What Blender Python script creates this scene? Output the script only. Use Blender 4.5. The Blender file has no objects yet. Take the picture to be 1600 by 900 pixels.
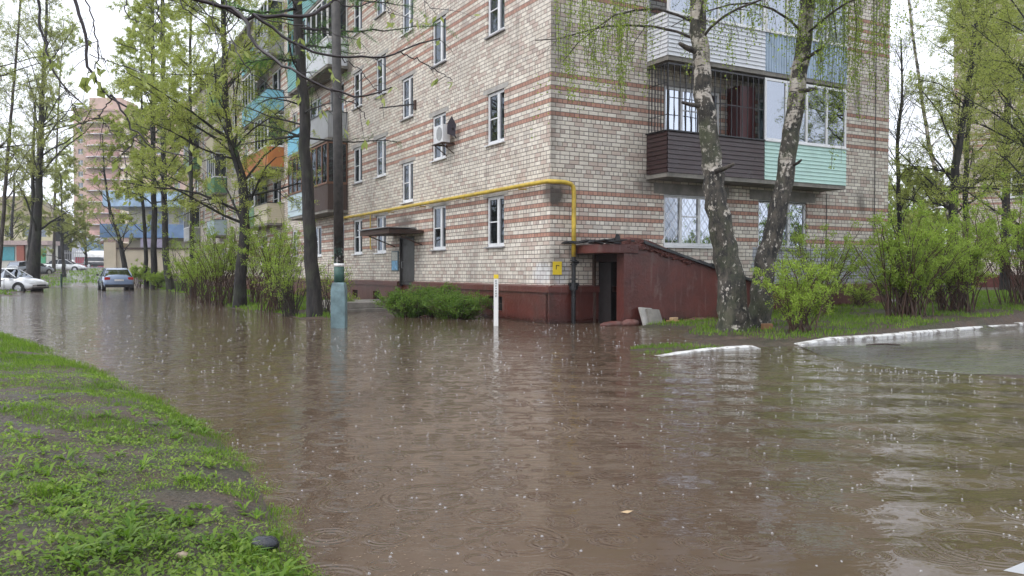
import bpy, math, random
import numpy as np
from mathutils import Vector, Matrix
R = math.radians
sc = bpy.context.scene
col = sc.collection
# ------------------------------------------------------------------ camera
FPX, PITCH, ROLL, CH = 1295.8, -0.0192, 0.0028, 1.1763
cp, sp = math.cos(PITCH), math.sin(PITCH)
cF = np.array([0, cp, sp]); _u = np.array([0, -sp, cp]); _x = np.array([1., 0, 0])
cX = math.cos(ROLL)*_x + math.sin(ROLL)*_u; cU = -math.sin(ROLL)*_x + math.cos(ROLL)*_u
CAM = np.array([0, 0, CH])
cam = bpy.data.objects.new('camera', bpy.data.cameras.new('camera')); col.objects.link(cam)
cam.data.sensor_width = 36; cam.data.lens = 36*FPX/1600; cam.data.clip_end = 3000; cam.data.clip_start = .05
cam.matrix_world = Matrix(((cX[0], cU[0], -cF[0], 0), (cX[1], cU[1], -cF[1], 0), (cX[2], cU[2], -cF[2], CH), (0, 0, 0, 1)))
sc.camera = cam
# ------------------------------------------------------------------ world, sun, exposure
SUN_EL, SUN_AZ = 50, 235
world = bpy.data.worlds.new('World'); sc.world = world; world.use_nodes = True
nt = world.node_tree; nt.nodes.clear()
out = nt.nodes.new('ShaderNodeOutputWorld'); bg = nt.nodes.new('ShaderNodeBackground')
sky = nt.nodes.new('ShaderNodeTexSky'); sky.sky_type = 'NISHITA'; sky.sun_disc = False
sky.sun_elevation = R(SUN_EL); sky.sun_rotation = R(SUN_AZ); sky.dust_density = 4; sky.air_density = 1
hs = nt.nodes.new('ShaderNodeHueSaturation'); hs.inputs['Saturation'].default_value = .22
tc = nt.nodes.new('ShaderNodeTexCoord'); nz = nt.nodes.new('ShaderNodeTexNoise'); nz.inputs['Scale'].default_value = 2.2; nz.inputs['Detail'].default_value = 5
mr = nt.nodes.new('ShaderNodeMapRange'); mr.inputs[1].default_value = .3; mr.inputs[2].default_value = .7; mr.inputs[3].default_value = .82; mr.inputs[4].default_value = 1.18
mx = nt.nodes.new('ShaderNodeVectorMath'); mx.operation = 'SCALE'
# an overcast layer: even grey-white cloud over the clear-sky radiance
ov = nt.nodes.new('ShaderNodeMix'); ov.data_type = 'RGBA'; ov.inputs[0].default_value = .72; ov.inputs[7].default_value = (8.5, 8.9, 10.0, 1)
nt.links.new(sky.outputs[0], hs.inputs['Color']); nt.links.new(hs.outputs[0], ov.inputs[6])
nt.links.new(tc.outputs['Generated'], nz.inputs['Vector']); nt.links.new(nz.outputs[0], mr.inputs[0])
nt.links.new(ov.outputs[2], mx.inputs[0]); nt.links.new(mr.outputs[0], mx.inputs['Scale'])
nt.links.new(mx.outputs[0], bg.inputs[0]); bg.inputs[1].default_value = .15; nt.links.new(bg.outputs[0], out.inputs[0])
sun = bpy.data.objects.new('sun', bpy.data.lights.new('sun', 'SUN')); col.objects.link(sun)
sun.data.energy = .7; sun.data.angle = R(25); sun.data.color = (1, .96, .9)
sun.rotation_euler = (R(90-SUN_EL), 0, R(180-SUN_AZ))
sc.view_settings.view_transform = 'Standard'; sc.view_settings.look = 'None'; sc.view_settings.gamma = 1
sc.view_settings.exposure = 0.60; sc.view_settings.use_curve_mapping = False
sc.render.engine = 'CYCLES'
sc.cycles.use_denoising = True; sc.cycles.max_bounces = 6; sc.cycles.transparent_max_bounces = 10
sc.cycles.glossy_bounces = 3; sc.cycles.diffuse_bounces = 3; sc.cycles.volume_bounces = 0
sc.cycles.caustics_reflective = False; sc.cycles.caustics_refractive = False; sc.cycles.sample_clamp_indirect = 5

def ray(x, y): return cF + cX*(x-800)/FPX + cU*(450-y)/FPX
def G(x, y, z=0.): d = ray(x, y); return CAM + d*((z-CH)/d[2])
def at(x, y, Y): d = ray(x, y); return CAM + d*(Y/d[1])
TH = 2.0756
K = np.array([.8633, 18.8758, 0.])
dl = np.array([math.cos(TH), math.sin(TH), 0]); dr = np.array([math.sin(TH), -math.cos(TH), 0])
def LF(u, o, z): return K + dl*u - dr*o + np.array([0, 0, z])     # left facade frame: along, outwards, up
def RF(u, o, z): return K + dr*u - dl*o + np.array([0, 0, z])     # right facade frame
rng = np.random.default_rng(7)

# ------------------------------------------------------------------ materials
MATS = {}
class NM:
    def __init__(s, name):
        s.m = bpy.data.materials.new(name); s.m.use_nodes = True; s.t = s.m.node_tree
        s.b = s.t.nodes['Principled BSDF']; s.o = s.t.nodes['Material Output']
    def n(s, typ, **kw):
        nd = s.t.nodes.new(typ)
        for k, v in kw.items():
            if k.startswith('i_'):
                key = k[2:]; key = int(key) if key.isdigit() else key.replace('_', ' ')
                s.set(nd.inputs[key], v)
            else: setattr(nd, k, v)
        return nd
    def set(s, inp, v):
        if isinstance(v, bpy.types.NodeSocket): s.t.links.new(v, inp)
        else:
            if isinstance(v, tuple) and len(v) == 3 and inp.type == 'RGBA': v = (*v, 1)
            inp.default_value = v
    def math(s, op, a, b=0., c=None):
        nd = s.t.nodes.new('ShaderNodeMath'); nd.operation = op; s.set(nd.inputs[0], a); s.set(nd.inputs[1], b)
        if c is not None: s.set(nd.inputs[2], c)
        return nd.outputs[0]
    def mix(s, f, a, b, mode='MIX'):
        nd = s.t.nodes.new('ShaderNodeMix'); nd.data_type = 'RGBA'; nd.blend_type = mode
        s.set(nd.inputs[0], f); s.set(nd.inputs[6], a); s.set(nd.inputs[7], b); return nd.outputs[2]
    def ramp(s, f, a, b, lo=0., hi=1.):
        nd = s.t.nodes.new('ShaderNodeMapRange'); s.set(nd.inputs[0], f); nd.inputs[1].default_value = a; nd.inputs[2].default_value = b
        nd.inputs[3].default_value = lo; nd.inputs[4].default_value = hi; return nd.outputs[0]
    def coord(s, kind='Object'): return s.n('ShaderNodeTexCoord').outputs[kind]
    def pos(s): return s.n('ShaderNodeNewGeometry').outputs['Position']
    def noise(s, scale, vec=None, detail=4., rough=.6, stretch=None, dist=0.):
        v = vec if vec is not None else s.pos()
        if stretch:
            m = s.n('ShaderNodeVectorMath', operation='MULTIPLY'); s.set(m.inputs[0], v); m.inputs[1].default_value = stretch; v = m.outputs[0]
        nd = s.n('ShaderNodeTexNoise'); nd.inputs['Scale'].default_value = scale; nd.inputs['Detail'].default_value = detail
        nd.inputs['Roughness'].default_value = rough; nd.inputs['Distortion'].default_value = dist; s.t.links.new(v, nd.inputs['Vector']); return nd.outputs[0]
    def bump(s, h, strength=.4, dist=.01):
        nd = s.n('ShaderNodeBump'); nd.inputs['Strength'].default_value = strength; nd.inputs['Distance'].default_value = dist; s.set(nd.inputs['Height'], h)
        s.t.links.new(nd.outputs[0], s.b.inputs['Normal'])
    def base(s, v): s.set(s.b.inputs['Base Color'], v)
    def rough(s, v): s.set(s.b.inputs['Roughness'], v)

def plain(name, c, rough=.6, var=.25, scale=6., bump=.15, metal=0., dirt=None, spec=.5, stretch=None):
    if name in MATS: return MATS[name]
    w = NM(name); f = w.noise(scale, stretch=stretch); dark = tuple(x*(1-var) for x in c); lite = tuple(min(1, x*(1+var*.6)) for x in c)
    cc = w.mix(w.ramp(f, .3, .7), dark, lite)
    if dirt:
        g = w.noise(scale*.35, detail=6.); cc = w.mix(w.math('MULTIPLY', w.ramp(g, .5, .72), .6), cc, dirt)
    w.base(cc); w.rough(w.ramp(f, .3, .7, max(0., rough-.12), min(1., rough+.1))); w.b.inputs['Metallic'].default_value = metal
    w.b.inputs['Specular IOR Level'].default_value = spec
    if bump: w.bump(w.noise(scale*6), bump, .01)
    MATS[name] = w.m; return w.m

CRS = .0982
def brick_mat(name, warm=1.0, paint=True):
    w = NM(name); uv = w.n('ShaderNodeSeparateXYZ'); w.t.links.new(w.coord('UV'), uv.inputs[0]); u, z = uv.outputs[0], uv.outputs[1]
    M = w.math
    row = M('DIVIDE', M('SUBTRACT', z, 2.04 - CRS/2), CRS); n = M('FLOOR', row); f = M('FRACT', row)
    m28 = M('FLOORED_MODULO', n, 28.) if False else M('SUBTRACT', n, M('MULTIPLY', M('FLOOR', M('DIVIDE', n, 28.)), 28.))
    m3 = M('SUBTRACT', m28, M('MULTIPLY', M('FLOOR', M('DIVIDE', m28, 3.)), 3.))
    first = M('LESS_THAN', n, 20.)
    def eq(a, v): return M('COMPARE', a, v, .2)
    r1 = M('ADD', M('ADD', eq(m28, 0.), eq(m28, 4.)), M('ADD', eq(m28, 7.), eq(m28, 10.)))
    r2 = M('ADD', M('ADD', eq(m28, 0.), eq(m28, 3.)), M('ADD', eq(m28, 6.), eq(m28, 9.)))
    red = M('ADD', M('MULTIPLY', r1, first), M('MULTIPLY', r2, M('SUBTRACT', 1., first)))
    red = M('MULTIPLY', red, M('GREATER_THAN', n, -.5))
    red = M('MINIMUM', red, 1.)
    hdr = M('MAXIMUM', eq(m3, 0.), red)
    L = M('SUBTRACT', .262, M('MULTIPLY', hdr, .131))
    sh = M('MULTIPLY', M('FRACT', M('MULTIPLY', n, .5)), L)
    q = M('DIVIDE', M('ADD', M('ADD', u, 50.), sh), L); qi = M('FLOOR', q); qf = M('FRACT', q)
    wob = M('MULTIPLY', M('SUBTRACT', w.noise(9., detail=2.), .5), .10)
    jz = M('MINIMUM', f, M('SUBTRACT', 1., f)); ju = M('MULTIPLY', M('MINIMUM', qf, M('SUBTRACT', 1., qf)), M('DIVIDE', L, CRS))
    edge = M('ADD', M('MINIMUM', jz, ju), wob)
    mort = w.ramp(edge, .07, .11, 1., 0.)
    cb = w.n('ShaderNodeCombineXYZ'); w.t.links.new(n, cb.inputs[0]); w.t.links.new(qi, cb.inputs[1])
    wn = w.n('ShaderNodeTexWhiteNoise', noise_dimensions='2D'); w.t.links.new(cb.outputs[0], wn.inputs['Vector']); rv = wn.outputs['Value']
    cs = w.n('ShaderNodeSeparateColor'); w.t.links.new(wn.outputs['Color'], cs.inputs[0])
    pale = w.mix(rv, (.62*warm, .56, .478), (.80*warm, .75, .66)); pale = w.mix(M('MULTIPLY', M('GREATER_THAN', cs.outputs[1], .8), .7), pale, (.50*warm, .38, .32))
    pale = w.mix(M('MULTIPLY', M('GREATER_THAN', cs.outputs[0], .93), .5), pale, (.34, .30, .27))
    redc = w.mix(rv, (.34, .15, .10), (.50, .245, .17))
    c = w.mix(M('MULTIPLY', red, .9), pale, redc)
    fine = w.noise(40., detail=3.); c = w.mix(w.ramp(fine, .4, .75, 0., .25), c, (.30, .25, .22))
    if paint:
        # blue-grey paint low on the right facade (u is 100 + distance there) and white daubs at the corner
        edgen = M('MULTIPLY', M('SUBTRACT', w.noise(3.), .5), .5)
        uu = M('ADD', u, edgen); zz2 = M('ADD', z, M('MULTIPLY', edgen, .25))
        pa = M('MULTIPLY', M('MULTIPLY', M('GREATER_THAN', uu, 106.25), M('LESS_THAN', zz2, 1.86)), M('GREATER_THAN', z, .8))
        c = w.mix(M('MULTIPLY', pa, .8), c, (.36, .40, .47))
        d0 = M('DIVIDE', M('SUBTRACT', u, .35), .55); d1 = M('DIVIDE', M('SUBTRACT', z, 1.15), .35)
        blob = M('SUBTRACT', 1., M('SQRT', M('ADD', M('MULTIPLY', d0, d0), M('MULTIPLY', d1, d1))))
        bl = w.ramp(M('ADD', blob, M('MULTIPLY', M('SUBTRACT', w.noise(5.), .5), 1.2)), .1, .5)
        c = w.mix(M('MULTIPLY', bl, .55), c, (.62, .66, .70))
        e0 = M('DIVIDE', M('SUBTRACT', u, 100.3), .35)
        blob = M('SUBTRACT', 1., M('SQRT', M('ADD', M('MULTIPLY', e0, e0), M('MULTIPLY', d1, d1))))
        bl = w.ramp(M('ADD', blob, M('MULTIPLY', M('SUBTRACT', w.noise(6.), .5), 1.2)), .1, .5)
        c = w.mix(M('MULTIPLY', bl, .5), c, (.62, .66, .70))
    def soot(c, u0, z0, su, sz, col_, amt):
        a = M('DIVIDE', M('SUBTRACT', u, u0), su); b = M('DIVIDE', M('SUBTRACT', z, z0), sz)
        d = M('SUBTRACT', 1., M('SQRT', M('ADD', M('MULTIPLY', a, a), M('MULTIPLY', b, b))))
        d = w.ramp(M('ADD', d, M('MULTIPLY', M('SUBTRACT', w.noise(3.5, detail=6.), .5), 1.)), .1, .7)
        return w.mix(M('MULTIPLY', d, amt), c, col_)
    if paint:
        for (a, b, s1, s2, am) in ((14.7, 8.9, .9, .7, .85), (8.9, 2.75, 1.3, .35, .8), (100.1, 2.95, .6, .45, .95), (99.9, 4.6, .5, 1.6, .5), (.1, 1.5, .5, .4, .4), (100., 6.5, .9, 1.2, .5), (100.9, 1.7, .5, .4, .8), (100.2, 1.3, .35, .55, .5),
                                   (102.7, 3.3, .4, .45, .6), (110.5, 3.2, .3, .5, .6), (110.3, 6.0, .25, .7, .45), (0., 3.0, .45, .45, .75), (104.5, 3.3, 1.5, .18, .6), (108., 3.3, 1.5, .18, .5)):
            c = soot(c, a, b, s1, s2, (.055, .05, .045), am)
    if paint:
        dr_ = w.noise(2.3, stretch=(1, 1, .10), detail=4.); c = w.mix(w.ramp(dr_, .57, .70, 0., .45), c, (.22, .19, .165))
    big = w.noise(.55, detail=6.); c = w.mix(w.ramp(big, .48, .78, 0., .38), c, (.24, .20, .175))
    st = w.noise(1.6, stretch=(1, 1, .22), detail=5.); c = w.mix(w.ramp(st, .58, .78, 0., .32), c, (.20, .175, .16))
    c = w.mix(M('MULTIPLY', mort, .80), c, w.mix(big, (.06, .05, .042), (.16, .135, .115)))
    w.base(c); w.rough(.85)
    h = M('SUBTRACT', M('ADD', M('MULTIPLY', rv, .12), M('MULTIPLY', fine, .15)), mort); w.bump(h, .8, .012)
    MATS[name] = w.m; return w.m
M_brick = brick_mat('silicate_brick')
M_brick2 = brick_mat('far_brick', 1.03, False)

def plinth_mat(name='plinth_paint', red=False):
    w = NM(name)
    c = w.mix(w.ramp(w.noise(1.3), .35, .65), (.07, .020, .016) if red else (.080, .022, .017), (.13, .034, .025) if red else (.115, .032, .024))
    pt = w.ramp(w.noise(2.6, detail=5., stretch=(1, 1, .5)), .60, .70); c = w.mix(w.math('MULTIPLY', pt, .7), c, (.16, .105, .09))
    sk = w.ramp(w.noise(7., stretch=(1.6, 1.6, .12), detail=5.), .58, .75); c = w.mix(w.math('MULTIPLY', sk, .5), c, (.19, .13, .115))
    s2 = w.ramp(w.noise(.9, detail=6.), .55, .72); c = w.mix(w.math('MULTIPLY', s2, .8), c, (.045, .026, .020))
    z = w.n('ShaderNodeSeparateXYZ'); w.t.links.new(w.pos(), z.inputs[0])
    wet = w.ramp(w.math('ADD', z.outputs[2], w.math('MULTIPLY', w.noise(4.), .25)), .12, .3, 1., 0.); c = w.mix(w.math('MULTIPLY', wet, .8), c, (.028, .017, .014))
    w.base(c); w.rough(w.ramp(wet, 0, 1, .38, .2)); w.bump(w.noise(14., detail=8.), .5, .02); MATS[name] = w.m; return w.m
M_plinth = plinth_mat(); M_shed = plinth_mat('shed_paint', True)

def glass_mat(name, tint=(.55, .62, .62), refl=.32, inner=(.03, .035, .035), op=.35, gc=.62):
    w = NM(name); t = w.t
    tr = w.n('ShaderNodeBsdfTransparent'); tr.inputs[0].default_value = (*tint, 1)
    gl = w.n('ShaderNodeBsdfGlossy'); gl.inputs['Roughness'].default_value = .02; gl.inputs[0].default_value = (gc, gc*1.08, gc*1.2, 1)
    df = w.n('ShaderNodeBsdfDiffuse'); df.inputs[0].default_value = (*inner, 1)
    lw = w.n('ShaderNodeLayerWeight'); lw.inputs[0].default_value = .35
    a = w.n('ShaderNodeMixShader'); a.inputs[0].default_value = op; t.links.new(tr.outputs[0], a.inputs[1]); t.links.new(df.outputs[0], a.inputs[2])
    b = w.n('ShaderNodeMixShader'); fac = w.math('MINIMUM', w.math('ADD', w.math('MULTIPLY', lw.outputs[0], .75), refl*.30), .8)
    t.links.new(fac, b.inputs[0]); t.links.new(a.outputs[0], b.inputs[1]); t.links.new(gl.outputs[0], b.inputs[2]); t.links.new(b.outputs[0], w.o.inputs[0])
    bp = w.n('ShaderNodeBump'); bp.inputs['Strength'].default_value = .12; bp.inputs['Distance'].default_value = .05; t.links.new(w.noise(1.3, detail=1.), bp.inputs['Height'])
    t.links.new(bp.outputs[0], gl.inputs['Normal'])
    MATS[name] = w.m; return w.m
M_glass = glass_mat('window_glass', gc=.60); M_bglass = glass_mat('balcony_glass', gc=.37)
M_carglass = glass_mat('car_glass', (.25, .28, .28), .1, (.02, .022, .024), 1., .30)

def curtain_mat(name, c):
    w = NM(name); f = w.noise(16., stretch=(1, 1, .03), detail=2.)  # upright streaks paint the shade of folds into the cloth colour
    w.base(w.mix(w.ramp(f, .35, .65), tuple(x*.35 for x in c), c)); w.rough(.9); MATS[name] = w.m; return w.m
M_curt = curtain_mat('net_curtain', (.42, .44, .44)); M_curtb = curtain_mat('dim_curtain', (.10, .12, .115)); M_curtc = curtain_mat('blue_curtain', (.35, .45, .55))
M_dark = plain('dark_interior', (.018, .018, .018), .9, .2, 3, 0)  # near-black tone stands for the shade of unlit spaces
M_pvc = plain('white_plastic', (.70, .71, .72), .35, .08, 5, 0)
M_sill = plain('sill_metal', (.30, .30, .31), .4, .3, 8, .1, dirt=(.12, .11, .10))
M_conc = plain('concrete', (.24, .225, .20), .85, .35, 4, .5, dirt=(.09, .08, .07))
M_pconc = plain('pale_concrete', (.40, .385, .36), .85, .25, 4, .4, dirt=(.16, .15, .14))
M_yel = plain('yellow_pipe_paint', (.58, .41, .05), .45, .3, 7, .3, dirt=(.20, .12, .04))
M_blk = plain('black_metal', (.012, .013, .015), .35, .3, 10, .2)
M_rust = plain('rusty_iron', (.07, .04, .03), .7, .4, 12, .3)
M_door = plain('grey_door_paint', (.045, .042, .040), .5, .25, 4, .15, dirt=(.02, .018, .016))
M_gal = plain('galvanised_sheet', (.38, .39, .40), .4, .2, 4, .1, metal=.5, dirt=(.12, .11, .1))
M_brown = plain('brown_siding', (.038, .020, .020), .35, .15, 3, .05)
M_mint = plain('mint_siding', (.46, .66, .60), .4, .08, 3, .05)
M_whsid = plain('white_siding', (.62, .64, .67), .4, .06, 3, .05)
M_blsid = plain('blue_corrugated', (.33, .42, .52), .4, .15, 3, .05)
M_felt = plain('roofing_felt', (.022, .023, .025), .55, .4, 12, .8)
M_wood = plain('old_wood', (.17, .085, .05), .7, .35, 9, .4, stretch=(1, 1, .2))
M_white = plain('white_paint', (.72, .72, .70), .5, .1, 7, .1, dirt=(.40, .38, .34))

# ------------------------------------------------------------------ mesh helpers
W = {}
class MB:
    def __init__(s, tf=None): s.v = []; s.f = []; s.uv = None; s.tf = tf
    def add(s, vs, fs):
        k = len(s.v); s.v += [tuple(s.tf(*p)) if s.tf else tuple(p) for p in vs]; s.f += [tuple(i+k for i in f) for f in fs]; return s
    def box(s, a0, a1, b0, b1, c0, c1):
        a0, a1 = sorted((a0, a1)); b0, b1 = sorted((b0, b1)); c0, c1 = sorted((c0, c1))
        return s.add([(a, b, c) for a in (a0, a1) for b in (b0, b1) for c in (c0, c1)], [(0, 1, 3, 2), (4, 6, 7, 5), (0, 4, 5, 1), (2, 3, 7, 6), (0, 2, 6, 4), (1, 5, 7, 3)])
    def quad(s, a, b, c, d): return s.add([a, b, c, d], [(0, 1, 2, 3)])
    def tube(s, pts, rad, n=8, cap=True):
        pts = [np.array(p, float) for p in pts]; N = len(pts)
        if not hasattr(rad, '__len__'): rad = [rad]*N
        d = [pts[min(i+1, N-1)]-pts[max(i-1, 0)] for i in range(N)]
        ref = np.array([0, 0, 1.]) if abs(d[0][2]) < .8*np.linalg.norm(d[0]) else np.array([1., 0, 0])
        vs = []
        for i in range(N):
            t = d[i]/(np.linalg.norm(d[i])+1e-9); a = ref-t*(ref@t); a /= np.linalg.norm(a)+1e-9; b = np.cross(t, a); ref = a
            for k in range(n):
                an = 2*math.pi*k/n; vs.append(pts[i]+rad[i]*(math.cos(an)*a+math.sin(an)*b))
        fs = [(i*n+k, i*n+(k+1) % n, (i+1)*n+(k+1) % n, (i+1)*n+k) for i in range(N-1) for k in range(n)]
        if cap: fs += [tuple(range(n))[::-1], tuple(range((N-1)*n, N*n))]
        return s.add(vs, fs)
    def prism(s, poly, o0, o1, axis=1):   # polygon in (a,c) extruded along b
        n = len(poly); vs = [(p[0], o0, p[1]) for p in poly]+[(p[0], o1, p[1]) for p in poly]
        if axis == 0: vs = [(o0, p[0], p[1]) for p in poly]+[(o1, p[0], p[1]) for p in poly]
        if axis == 2: vs = [(p[0], p[1], o0) for p in poly]+[(p[0], p[1], o1) for p in poly]
        return s.add(vs, [tuple(range(n)), tuple(range(2*n-1, n-1, -1))]+[(i, i+n, (i+1) % n+n, (i+1) % n) for i in range(n)])

def tag(o, label=None, cat=None, group=None, kind=None):
    for k, v in (('label', label), ('category', cat), ('group', group), ('kind', kind)):
        if v: o[k] = v
    return o
def thing(name, loc, label, cat, group=None, rz=0):
    o = bpy.data.objects.new(name, None); col.objects.link(o); o.location = tuple(map(float, loc)); o.rotation_euler.z = rz
    o.empty_display_size = .3; W[o.name] = np.array(loc, float); return tag(o, label, cat, group)
def obj(name, mb, mat, parent=None, smooth=False, local=False, origin=None, label=None, uv=None, bevel=0.):
    me = bpy.data.meshes.new(name)
    v = np.array(mb.v, float) if not isinstance(mb, tuple) else mb[0]
    f = mb.f if not isinstance(mb, tuple) else mb[1]
    og = np.zeros(3)
    if parent is not None and not local: og = W[parent.name]
    elif origin is not None: og = np.array(origin, float)
    v = v-og
    if isinstance(f, np.ndarray):
        nf, k = f.shape; me.vertices.add(len(v)); me.vertices.foreach_set('co', v.astype(np.float32).ravel())
        me.loops.add(nf*k); me.loops.foreach_set('vertex_index', f.astype(np.int32).ravel())
        me.polygons.add(nf); me.polygons.foreach_set('loop_start', np.arange(0, nf*k, k, dtype=np.int32)); me.update(calc_edges=True)
    else: me.from_pydata(v.tolist(), [], f)
    if uv is not None:
        l = me.uv_layers.new(name='UVMap'); l.data.foreach_set('uv', np.array(uv, np.float32).ravel())
    me.materials.append(mat)
    if smooth: me.polygons.foreach_set('use_smooth', [True]*len(me.polygons))
    o = bpy.data.objects.new(name, me); col.objects.link(o)
    if parent is not None: o.parent = parent; W[o.name] = W[parent.name] if not local else np.zeros(3)
    else: o.location = tuple(og); W[o.name] = og
    if label: o['label'] = label
    if bevel:
        b = o.modifiers.new('bevel', 'BEVEL'); b.width = bevel; b.segments = 2; b.limit_method = 'ANGLE'
    return o

# value noise in numpy
_P = np.random.default_rng(3).random((256, 256))
def vnoise(x, y, s):
    x = np.asarray(x)*s+1000.3; y = np.asarray(y)*s+777.7; xi = np.floor(x).astype(int); yi = np.floor(y).astype(int); fx = x-xi; fy = y-yi
    fx = fx*fx*(3-2*fx); fy = fy*fy*(3-2*fy); g = lambda a, b: _P[a % 256, b % 256]
    return (g(xi, yi)*(1-fx)+g(xi+1, yi)*fx)*(1-fy)+(g(xi, yi+1)*(1-fx)+g(xi+1, yi+1)*fx)*fy
def fbm(x, y, s, o=4):
    r = 0; a = 1; t = 0
    for i in range(o): r = r+a*vnoise(x, y, s*2**i); t += a; a *= .5
    return r/t

# ------------------------------------------------------------------ terrain
def sdist(px, py, poly):
    """signed distance, positive inside"""
    px = np.asarray(px, float); py = np.asarray(py, float); d = np.full(px.shape, 1e9); ins = np.zeros(px.shape, bool)
    n = len(poly)
    for i in range(n):
        ax, ay = poly[i][:2]; bx, by = poly[(i+1) % n][:2]
        vx, vy = bx-ax, by-ay; t = np.clip(((px-ax)*vx+(py-ay)*vy)/(vx*vx+vy*vy+1e-12), 0, 1)
        d = np.minimum(d, np.hypot(px-ax-t*vx, py-ay-t*vy))
        c = ((ay > py) != (by > py)) & (px < (bx-ax)*(py-ay)/(by-ay+1e-12)+ax); ins ^= c
    return np.where(ins, d, -d)
shore = [G(x, y)[:2] for x, y in ((508, 900), (494, 862), (452, 790), (402, 715), (300, 641), (190, 590), (100, 556), (0, 522), (-90, 503))]
BANK = [(-.2, 1.6), (.3, .4), (.4, -1.2), (-.5, -4), (-40, -5), (-44, 18), (-26, 21)]+[tuple(p) for p in shore[::-1]]
KERB = [(4.62, 13.42, .02), (5.15, 13.80, .045), (5.9, 14.28, .07), (7.0, 15.05, .11), (8.3, 16.0, .15), (10.0, 17.25, .20), (12.2, 18.8, .26), (15.5, 21.0, .33)]
LAND = [(2.7, 17.8), (3.7, 17.1), (3.2, 15.6), (3.1, 14.85), (3.9, 14.55)]+[k[:2] for k in KERB]+[(60, 46), (60, 90), (9, 60), tuple(RF(11.7, -4, 0)[:2]), tuple(RF(4.5, -1, 0)[:2]), tuple(RF(2.2, 1.0, 0)[:2])]
MUD = [(3.3, 12.95), (4.1, 13.15), (4.7, 13.35), (4.9, 14.0), (3.9, 14.7), (3.4, 14.6), (2.6, 13.6), (1.7, 12.5), (2.2, 12.1)]
ROAD = [(4.62, 13.42), (4.45, 12.2), (4.5, 10.9), (5.6, 9.35), (7.5, 7.7), (12, 5.5), (40, -3), (40, 40)]+[k[:2] for k in KERB[::-1]]
STRIP = [tuple(LF(u, o, 0)[:2]) for u, o in ((4.0, 4.55), (4.0, 3.6), (6.3, 3.3), (7.2, 2.9), (9.6, 2.7), (10.2, -.3), (62, -.3), (62, 3.8), (28, 4.0), (11.5, 4.95), (7, 4.5))]
LEFTL = [(-22.5, 38.5), (-25.5, 42), (-27.5, 47.0), (-31, 54), (-33.3, 62), (-34, 72), (-50, 115), (-120, 115), (-120, 30), (-40, 34)]
def height(x, y):
    x = np.asarray(x, float); y = np.asarray(y, float)
    h = np.full(x.shape, -.38)
    wob = (fbm(x, y, .9)-.5)
    def sat(v): return np.clip(v, 0, 1)
    d = sdist(x, y, BANK)-.10+wob*.22; g = np.where(d > 0, .20*(1-np.exp(-np.maximum(d, 0)/1.6))+.05*sat(d/.25), np.maximum(d*.22, -.38)); h = np.maximum(h, g+((fbm(x, y, 2.5)-.5)*.07+(fbm(x, y, 6.)-.5)*.04)*sat(d*2))
    d = sdist(x, y, LAND)+wob*.12; al = np.clip((x-4.6)*.036, 0, .36); g = np.where(d > 0, (.045+al*1.05)*sat(d/.15+.25)+.035*sat(d/1.5), np.maximum(d*.5, -.4)+al*0); h = np.maximum(h, g+(fbm(x, y, 3)-.5)*.03*sat(d*2))
    d = sdist(x, y, MUD)+wob*.2; h = np.maximum(h, np.where(d > 0, .018*sat(d/.4), np.maximum(d*.35, -.38)))
    d = sdist(x, y, ROAD); g = np.where(d > 0, .034*d, np.maximum(d*.10, -.38)); h = np.maximum(h, g)
    d = sdist(x, y, STRIP)+wob*.35; h = np.maximum(h, np.where(d > 0, .07*sat(d/.5)+.03*sat(d/2), np.maximum(d*.4, -.38)))
    d = sdist(x, y, LEFTL)+wob*.5; h = np.maximum(h, np.where(d > 0, .06*sat(d/.8), np.maximum(d*.3, -.38)))
    t = sat((y-57)/63.); rise = 1.75*t*t*(3-2*t)
    t2 = sat((y-56)/6.); h = np.where(y > 56, np.maximum(h, -.38+.38*t2)+rise, h)
    return h
def hz(x, y): return float(height(np.array([x]), np.array([y]))[0])
def lin(a, b, n): return list(np.linspace(a, b, n, endpoint=False))
xs = np.array(lin(-900, -130, 12)+lin(-130, -40, 45)+lin(-40, -13, 60)+lin(-13, -5, 60)+lin(-5, 1, 110)+lin(1, 17, 120)+lin(17, 45, 40)+lin(45, 140, 20)+lin(140, 901, 10))
ys = np.array(lin(-60, -4, 10)+lin(-4, 1, 12)+lin(1, 6, 100)+lin(6, 24, 140)+lin(24, 60, 90)+lin(60, 130, 60)+lin(130, 300, 14)+lin(300, 1801, 8))
XX, YY = np.meshgrid(xs, ys, indexing='ij'); ZZ = height(XX, YY)
nx, ny = XX.shape; idx = np.arange(nx*ny).reshape(nx, ny)
F4 = np.stack([idx[:-1, :-1].ravel(), idx[1:, :-1].ravel(), idx[1:, 1:].ravel(), idx[:-1, 1:].ravel()], 1)
w = NM('soil'); n1 = w.noise(3., detail=8.); n2 = w.noise(22., detail=5.); n3 = w.noise(.8)
c = w.mix(w.ramp(n1, .35, .65), (.042, .028, .019), (.125, .084, .058)); c = w.mix(w.ramp(n2, .55, .75, 0., .5), c, (.12, .088, .064))
c = w.mix(w.ramp(w.noise(60., detail=2.), .62, .74, 0., .7), c, (.16, .12, .08)); c = w.mix(w.ramp(n3, .48, .68, 0., .5), c, (.035, .06, .016))
c = w.mix(w.ramp(w.noise(35., detail=5., rough=.7), .5, .62, 0., .75), c, (.022, .016, .011)); w.base(c); w.rough(w.ramp(n1, .3, .7, .35, .8)); w.bump(w.math('ADD', n1, w.math('ADD', n2, w.math('MULTIPLY', w.noise(50., detail=4.), .5))), 1., .06); M_soil = w.m
gr = obj('ground', (np.stack([XX.ravel(), YY.ravel(), ZZ.ravel()], 1), F4), M_soil, smooth=True); gr['kind'] = 'structure'

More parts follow.
